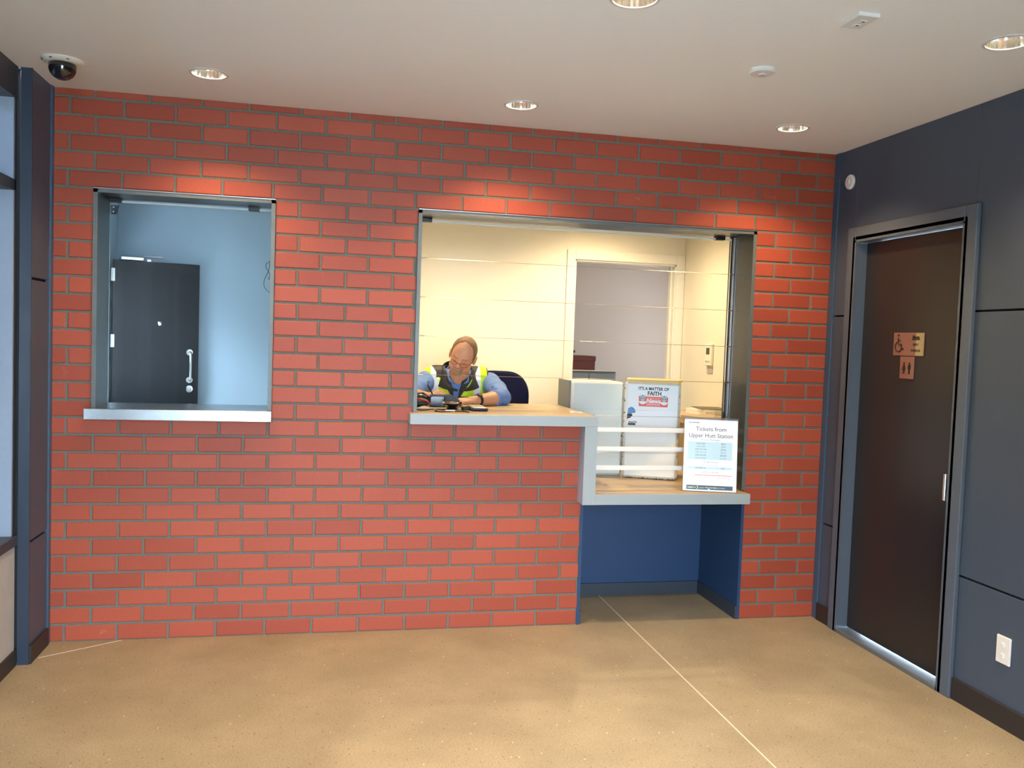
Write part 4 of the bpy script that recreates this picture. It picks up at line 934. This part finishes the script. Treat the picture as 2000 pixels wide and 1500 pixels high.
hcap(body, (-.030, .083, .022), (.030, .083, .022), .011, .011)   # brow
hcap(body, (0, .090, .012), (0, .108, -.020), .008, .0115); hell(body, (.011, .098, -.024), (.008, .009, .007)); hell(body, (-.011, .098, -.024), (.008, .009, .007))
hell(body, (0, .088, -.048), (.024, .010, .006)); hell(body, (0, .087, -.057), (.021, .010, .006))   # lips
for s_ in (-1, 1):
    hell(body, (s_*.031, .078, .002), (.0145, .012, .009))      # closed lids
    hell(body, (s_*.078, -.006, -.012), (.010, .018, .032)); hell(body, (s_*.083, -.014, .004), (.007, .014, .016))   # ears
body.capsule(hp(0, -.030, -.040), (2.125, .895, 1.315), .060, .066, 20)   # neck
body.capsule((2.06, .93, 1.28), (2.20, .93, 1.28), .085, .085); body.ell((2.13, .955, 1.13), (.165, .115, .22)); body.ell((2.13, .96, .90), (.17, .135, .14)); body.ell((2.13, .94, 1.02), (.165, .150, .15))
for sh, el, wr in ((SH_R, EL_R, WR_R), (SH_L, EL_L, WR_L)):
    body.capsule(sh, el, .052, .043); body.capsule(el, el.lerp(wr, .35), .044, .046); body.capsule(el.lerp(wr, .35), wr, .045, .029)
def hand(mb, wr, fwd, nrm_, side, curl, spread=1., s=1.):
    """palm with five fingers; nrm_ = back-of-hand direction, side=+1 when the thumb is on the right of fwd x nrm"""
    f = Vector(fwd).normalized(); n_ = Vector(nrm_).normalized(); l = f.cross(n_).normalized()*side; n_ = l.cross(f).normalized()*(1 if side > 0 else -1)
    pc_ = wr + f*.048*s
    mb.capsule(wr, wr+f*.03*s, .027*s, .026*s)
    for k in (-1, -.33, .33, 1): mb.capsule(wr+f*.018*s+l*k*.016*s, wr+f*.088*s+l*k*.030*s, .0165*s, .0125*s, 10)
    for k, ln in ((1, .070), (.35, .078), (-.32, .073), (-1, .058)):
        p = wr+f*.090*s+l*k*.031*s*spread; d = f + l*k*.10*spread; a = 0
        for seg, (fr, c_) in enumerate(((.45, curl[0]), (.30, curl[1]), (.25, curl[2]))):
            a += c_; dd = (d*math.cos(a) - n_*math.sin(a)).normalized(); q = p + dd*ln*fr*s
            mb.capsule(p, q, (.0098-.0009*seg)*s, (.0092-.0009*seg)*s, 10); p = q
    p = wr+f*.030*s+l*.026*s-n_*.006; q = p+(f*.75+l*.62-n_*.30).normalized()*.036*s; r_ = q+(f*.98+l*.12-n_*.25).normalized()*.030*s
    mb.capsule(p-l*.01, q, .015*s, .011*s, 10); mb.capsule(q, r_, .0108*s, .0088*s, 10)
hand(body, WR_L, (-.93, -.33, -.03), (.05, -.20, 1), 1, (R(22), R(34), R(25)))
hand(body, WR_R, (.80, -.30, .10), (-.25, -.75, .62), -1, (R(48), R(58), R(30)), .8, .95)
# legs
for s_ in (-1, 1):
    hipp = Vector((2.13+s_*.09, .95, .84)); kn = Vector((2.13+s_*.12, .86+.0, .80)) ; kn = Vector((2.16+s_*.11, 1.0-.42+.35, .78))
    kn = Vector((2.20+s_*.12, .93, .80))
LEG = []
for s_ in (-1, 1):
    hipp = Vector((2.17+s_*.09, 1.06, .845)); kn = Vector((2.17+s_*.13, .64, .82)); an_ = Vector((2.18+s_*.12, .72, .40)); toe = an_+Vector((0, -.15, -.05)); LEG.append((hipp, kn, an_, toe))
    body.capsule(hipp, kn, .078, .056); body.capsule(kn, kn.lerp(an_, .35), .054, .055); body.capsule(kn.lerp(an_, .35), an_, .054, .034); body.capsule(an_+Vector((0, .02, -.04)), toe, .034, .028)
body.capsule((2.06, 1.03, .90), (2.20, 1.03, .90), .12, .12)
bo = remesh('body', body, .0036, 0, man, [skin_m], 3, .5)
HI = HRm.inverted()
def head_local(co):
    d = co - np.array(HC); l = d @ np.array(HI).T; return l[:, 0], -l[:, 1], l[:, 2]
def skin_paint(co):
    x, y, z = head_local(co); r_ = np.sqrt(x*x+y*y+z*z)
    c = np.tile(np.array([.62, .30, .17]), (len(co), 1))
    def blend(mask, col, a=1.):
        m = np.clip(mask, 0, 1)[:, None]*a; c[:] = c*(1-m)+np.array(col)*m
    g = lambda cx, cy, cz, s: np.exp(-(((x-cx)**2+(y-cy)**2+(z-cz)**2)/s**2))
    hd = (r_ < .16)
    blend(hd*(g(0, .105, -.018, .016)+g(.036, .07, -.024, .022)+g(-.036, .07, -.024, .022)), (.62, .20, .12), .6)
    blend(hd*(np.abs(z+.0525) < .0048)*(np.abs(x) < .022)*(y > .07), (.42, .13, .10), .9)
    for s in (-1, 1):
        blend(hd*(np.abs(z-.0235-.004*np.cos((x-s*.03)*60)) < .0042)*(np.abs(x-s*.031) < .020)*(y > .06), (.30, .16, .07), .7)
        blend(hd*(np.abs(z+.0035+.002*np.cos((x-s*.031)*90)) < .0018)*(np.abs(x-s*.031) < .013)*(y > .06), (.14, .06, .04), .95)
        blend(hd*g(s*.031, .085, .004, .012), (.50, .22, .13), .4)
    # greying goatee and moustache
    n = np.array([mnoise.noise(Vector(p)*90) for p in co[hd]]) if hd.any() else 0
    nn = np.zeros(len(co)); nn[hd] = n
    gt = hd*((((x/.030)**2+((z+.083)/.026)**2) < 1+nn*.5)*(z < -.060)*(y > .03) + (np.abs(z+.040) < .0055+nn*.003)*(np.abs(x) < .028)*(y > .07) + (np.abs(np.abs(x)-.027) < .006)*(np.abs(z+.055) < .016)*(y > .06))
    blend(gt*1.0, (.26, .19, .13), .75)
    return c
paint(bo, skin_paint)
# hair: shell on the back and sides of the skull, receding at the front
hair = MB(); hell(hair, (0, -.014, .030), (.0805, .100, .092)); hell(hair, (0, -.030, -.010), (.078, .075, .060))
ho = remesh('hair', hair, .0025, 0, man, [mat('hair', (.20, .095, .04), .6, var=.45, scale=90, bump=.9, bscale=260)], 2)
def hair_cut(c_):
    v = HI @ (Vector(c_)-HC); x, y, z = v[0], -v[1], v[2]
    w_ = .002*math.sin(x*210)+.0015*math.sin(z*250)
    if z > .045: return y > .020 - .10*max(0, .030-abs(x))*6*.12 + abs(x)*.15 + w_
    return y > .030 + w_ - max(0, -z)*.5 or z < -.055
delete_faces(ho, hair_cut)
so = ho.modifiers.new('solid', 'SOLIDIFY'); so.thickness = .012; so.offset = -1
# glasses
gl = MB(); frm = mat('spectacle_frame', (.10, .03, .02), .3)
for s_ in (-1, 1):
    gl.tube([hp(s_*.033+.0205*math.cos(t), .100-.006*s_*math.cos(t), -.004+.0145*math.sin(t)) for t in [2*PI*i/24 for i in range(25)]], .0011, 6)
    gl.tube([hp(s_*.0535, .092, .002), hp(s_*.072, .070, .004), hp(s_*.080, .0, .004)], .0012, 6)
gl.tube([hp(-.013, .105, .0), hp(0, .112, .004), hp(.013, .105, .0)], .0020, 6)
gl.build('glasses', frm, man, True)
# shirt: torso plus sleeves rolled to below the elbow
sh = MB()
sh.capsule((2.03, .93, 1.285), (2.235, .93, 1.285), .092, .092); sh.ell((2.13, .955, 1.13), (.178, .130, .225)); sh.ell((2.13, .935, 1.02), (.178, .166, .16)); sh.ell((2.13, .97, .90), (.18, .15, .12))
for sh_, el, wr, k in ((SH_R, EL_R, WR_R, .15), (SH_L, EL_L, WR_L, .30)):
    sh.capsule(sh_, el, .070, .056); md = sh_.lerp(el, .55); sh.ell(md+Vector((.0, -.0, .010)), (.068, .060, .058)); sh.capsule(el, el.lerp(wr, k*.75), .054, .050)
    for q in range(5):
        p = sh_.lerp(el, .35+.14*q); a = q*1.3; sh.capsule(p+Vector((.04*math.cos(a), -.045, .035)), p+Vector((-.03*math.cos(a), -.052, -.03)), .013, .009, 8)
    d = (wr-el).normalized(); cc_ = el.lerp(wr, k); sh.tube([cc_-d*.024, cc_-d*.018, cc_+d*.010, cc_+d*.014], 0, 20, rs=[.047, .0535, .0535, .047])
so_ = remesh('shirt', sh, .0055, 0, man, [shirt_m], 2)
# shirt collar
def ringpts(c, rx, ry, tilt, a0, a1, n): return [Vector((c[0]+rx*math.sin(t), c[1]-ry*math.cos(t), c[2]+tilt*math.cos(t))) for t in [R(a0)+(R(a1)-R(a0))*i/n for i in range(n+1)]]
def collar(nm, c0, rx0, ry0, c1, rx1, ry1, t0, t1, a0, a1, th, m, front0=0, front1=0, n=36):
    lo = ringpts(c0, rx0, ry0, t0, a0, a1, n); hi = ringpts(c1, rx1, ry1, t1, a0, a1, n); vs = []
    for i in range(n+1):
        q = min(i, n-i)/9; q = min(1, q); q = q*q*(3-2*q); hi[i] = lo[i].lerp(hi[i], .12+.88*q)
    for i in range(n+1):
        md = lo[i].lerp(hi[i], .5); cen = Vector((c0[0], c0[1], md.z)); o_ = (md-cen).normalized(); md = md + o_*.004
        vs += [lo[i], md, hi[i], hi[i]+o_*-th, md-o_*th, lo[i]-o_*th]
    fs = []
    for i in range(n):
        for j in range(6): fs.append((i*6+j, i*6+(j+1) % 6, (i+1)*6+(j+1) % 6, (i+1)*6+j))
    fs += [tuple(range(6)), tuple(n*6+j for j in range(6))[::-1]]
    mb = MB(); mb.add(vs, fs); return mb.build(nm, m, man, True, sharp=60)
collar('shirt_collar', (2.125, .872, 1.318), .080, .078, (2.118, .868, 1.372), .067, .068, -.035, -.030, 22, 338, .003, shirt_m)
# hi-vis vest
ve = MB()
ve.capsule((1.985, .93, 1.305), (2.275, .93, 1.305), .092, .092); ve.capsule((2.03, .93, 1.270), (2.23, .93, 1.27), .112, .112); ve.ell((2.13, .955, 1.12), (.196, .148, .24)); ve.ell((2.13, .935, 1.02), (.192, .180, .17)); ve.ell((2.13, .965, .92), (.192, .165, .10))
vo = remesh('hi_vis_vest', ve, .0048, 0, man, [vest_m], 6)
CX = 2.108
def vx(z): return CX + .10*(z-1.2)*.0
def gap(z): return .010 + max(0, z-1.19)*.22
def vest_paint(co):
    x = co[:, 0]-CX; z = co[:, 2]; y = co[:, 1]; c = np.tile(np.array([.62, .86, .015]), (len(co), 1)); ax = np.abs(x)
    c[((ax > .112) & (ax < .157))] = (.80, .86, .88)
    gp = .010+np.clip(z-1.19, 0, 1)*.22; blk_ = (ax < gp+.014+np.clip(z-1.20, 0, 1)*.42) & (y < .93); c[blk_] = (.012, .011, .014)
    c[(ax < .096+np.clip(1.40-z, 0, .03)*1.0) & (z > 1.322)] = (.012, .011, .014); c[ax > .200] = (.012, .011, .014)
    c[(z > 1.196) & (z < 1.203) & (x > .030) & (x < .078) & (y < .9)] = (.03, .05, .06)
    return c
def vest_cut(c_):
    ax = abs(c_.x-CX); return (ax < .010+max(0, c_.z-1.19)*.22 and c_.y < .93) or (c_-Vector((2.125, .885, 1.37))).length < .085 or ax > .208+.0 or c_.z < .88
paint(vo, vest_paint); delete_faces(vo, vest_cut)
so = vo.modifiers.new('solid', 'SOLIDIFY'); so.thickness = .005; so.offset = -1
collar('vest_collar', (2.125, .880, 1.290), .150, .118, (2.120, .878, 1.388), .094, .088, -.050, -.040, 6, 354, .006, mat('collar_fleece', (.012, .011, .013), .85, bump=.4, bscale=300))
bt = MB()
for z in (1.215, 1.12): bt.lathe((CX-.001, .790, z), [(.0001, -.003), (.005, -.003), (.0055, 0)], 14, axis='y')
# trousers and shoes
tr = MB()
for hipp, kn, an_, toe in LEG: tr.capsule(hipp, kn, .090, .068); tr.capsule(kn, an_+Vector((0, 0, .03)), .066, .052)
tr.capsule((2.06, 1.03, .90), (2.20, 1.03, .90), .132, .132)
remesh('trousers', tr, .008, 0, man, [mat('trouser_cloth', (.02, .022, .03), .85)], 3)
for hipp, kn, an_, toe in LEG:
    s_ = MB(); s_.capsule(an_+Vector((0, .025, -.045)), toe, .042, .036); s_.capsule(an_+Vector((0, .02, 0)), an_+Vector((0, .02, -.04)), .040, .042); remesh('shoe', s_, .006, 0, man, [black_plastic], 3)
# watch
d = (WR_L-EL_L).normalized(); wcn = WR_L-d*.028; mb = MB(); a = d.cross(Vector((0, 0, 1))).normalized(); b2 = d.cross(a)
for q in (-.010, .010): pass
pts = [(.0335, -.013), (.0355, -.010), (.0355, .010), (.0335, .013), (.031, .010), (.031, -.010)]
WM = Matrix((a, b2, d)).transposed().to_4x4(); WM.translation = wcn
mb.lathe((0, 0, 0), [(r_, h) for r_, h in pts], 28, Mx=None, closed=True); mb.v = [tuple(WM @ Vector(v)) for v in mb.v]; wt = mb.build('watch', black_plastic, man, True, label='black strap watch')
up_ = Vector((-.1, -.55, .8)); up_ = (up_ - d*up_.dot(d)).normalized(); mb = MB(); WM2 = frame_mx(wcn+up_*.034, d, up_.cross(d)); mb.lathe((0, 0, 0), [(.0001, .006), (.015, .006), (.0185, .002), (.0185, -.006), (.0001, -.006)], 28); zc = WM2
mb.v = [tuple(WM2 @ Vector(v)) for v in mb.v]; mb.build('watch_case', gry, wt, True)
# pen (held, a thing of its own)
pb = Vector((1.905, .468, 1.262)); tp = Vector((1.955, .475, 1.1775)); pdv = (tp-pb).normalized(); top = tp-pdv*.135
pn = thing('pen', 'dark blue pen held in the writing hand', 'pen', tuple(tp))
mb = MB(); mb.tube([top, top+pdv*.012, tp-pdv*.012], .0042, 10); mb.build('barrel', nav, pn, True)
mb = MB(); mb.tube([tp-pdv*.012, tp], 0, 10, rs=[.0038, .0006]); mb.build('tip', chrome, pn, True)
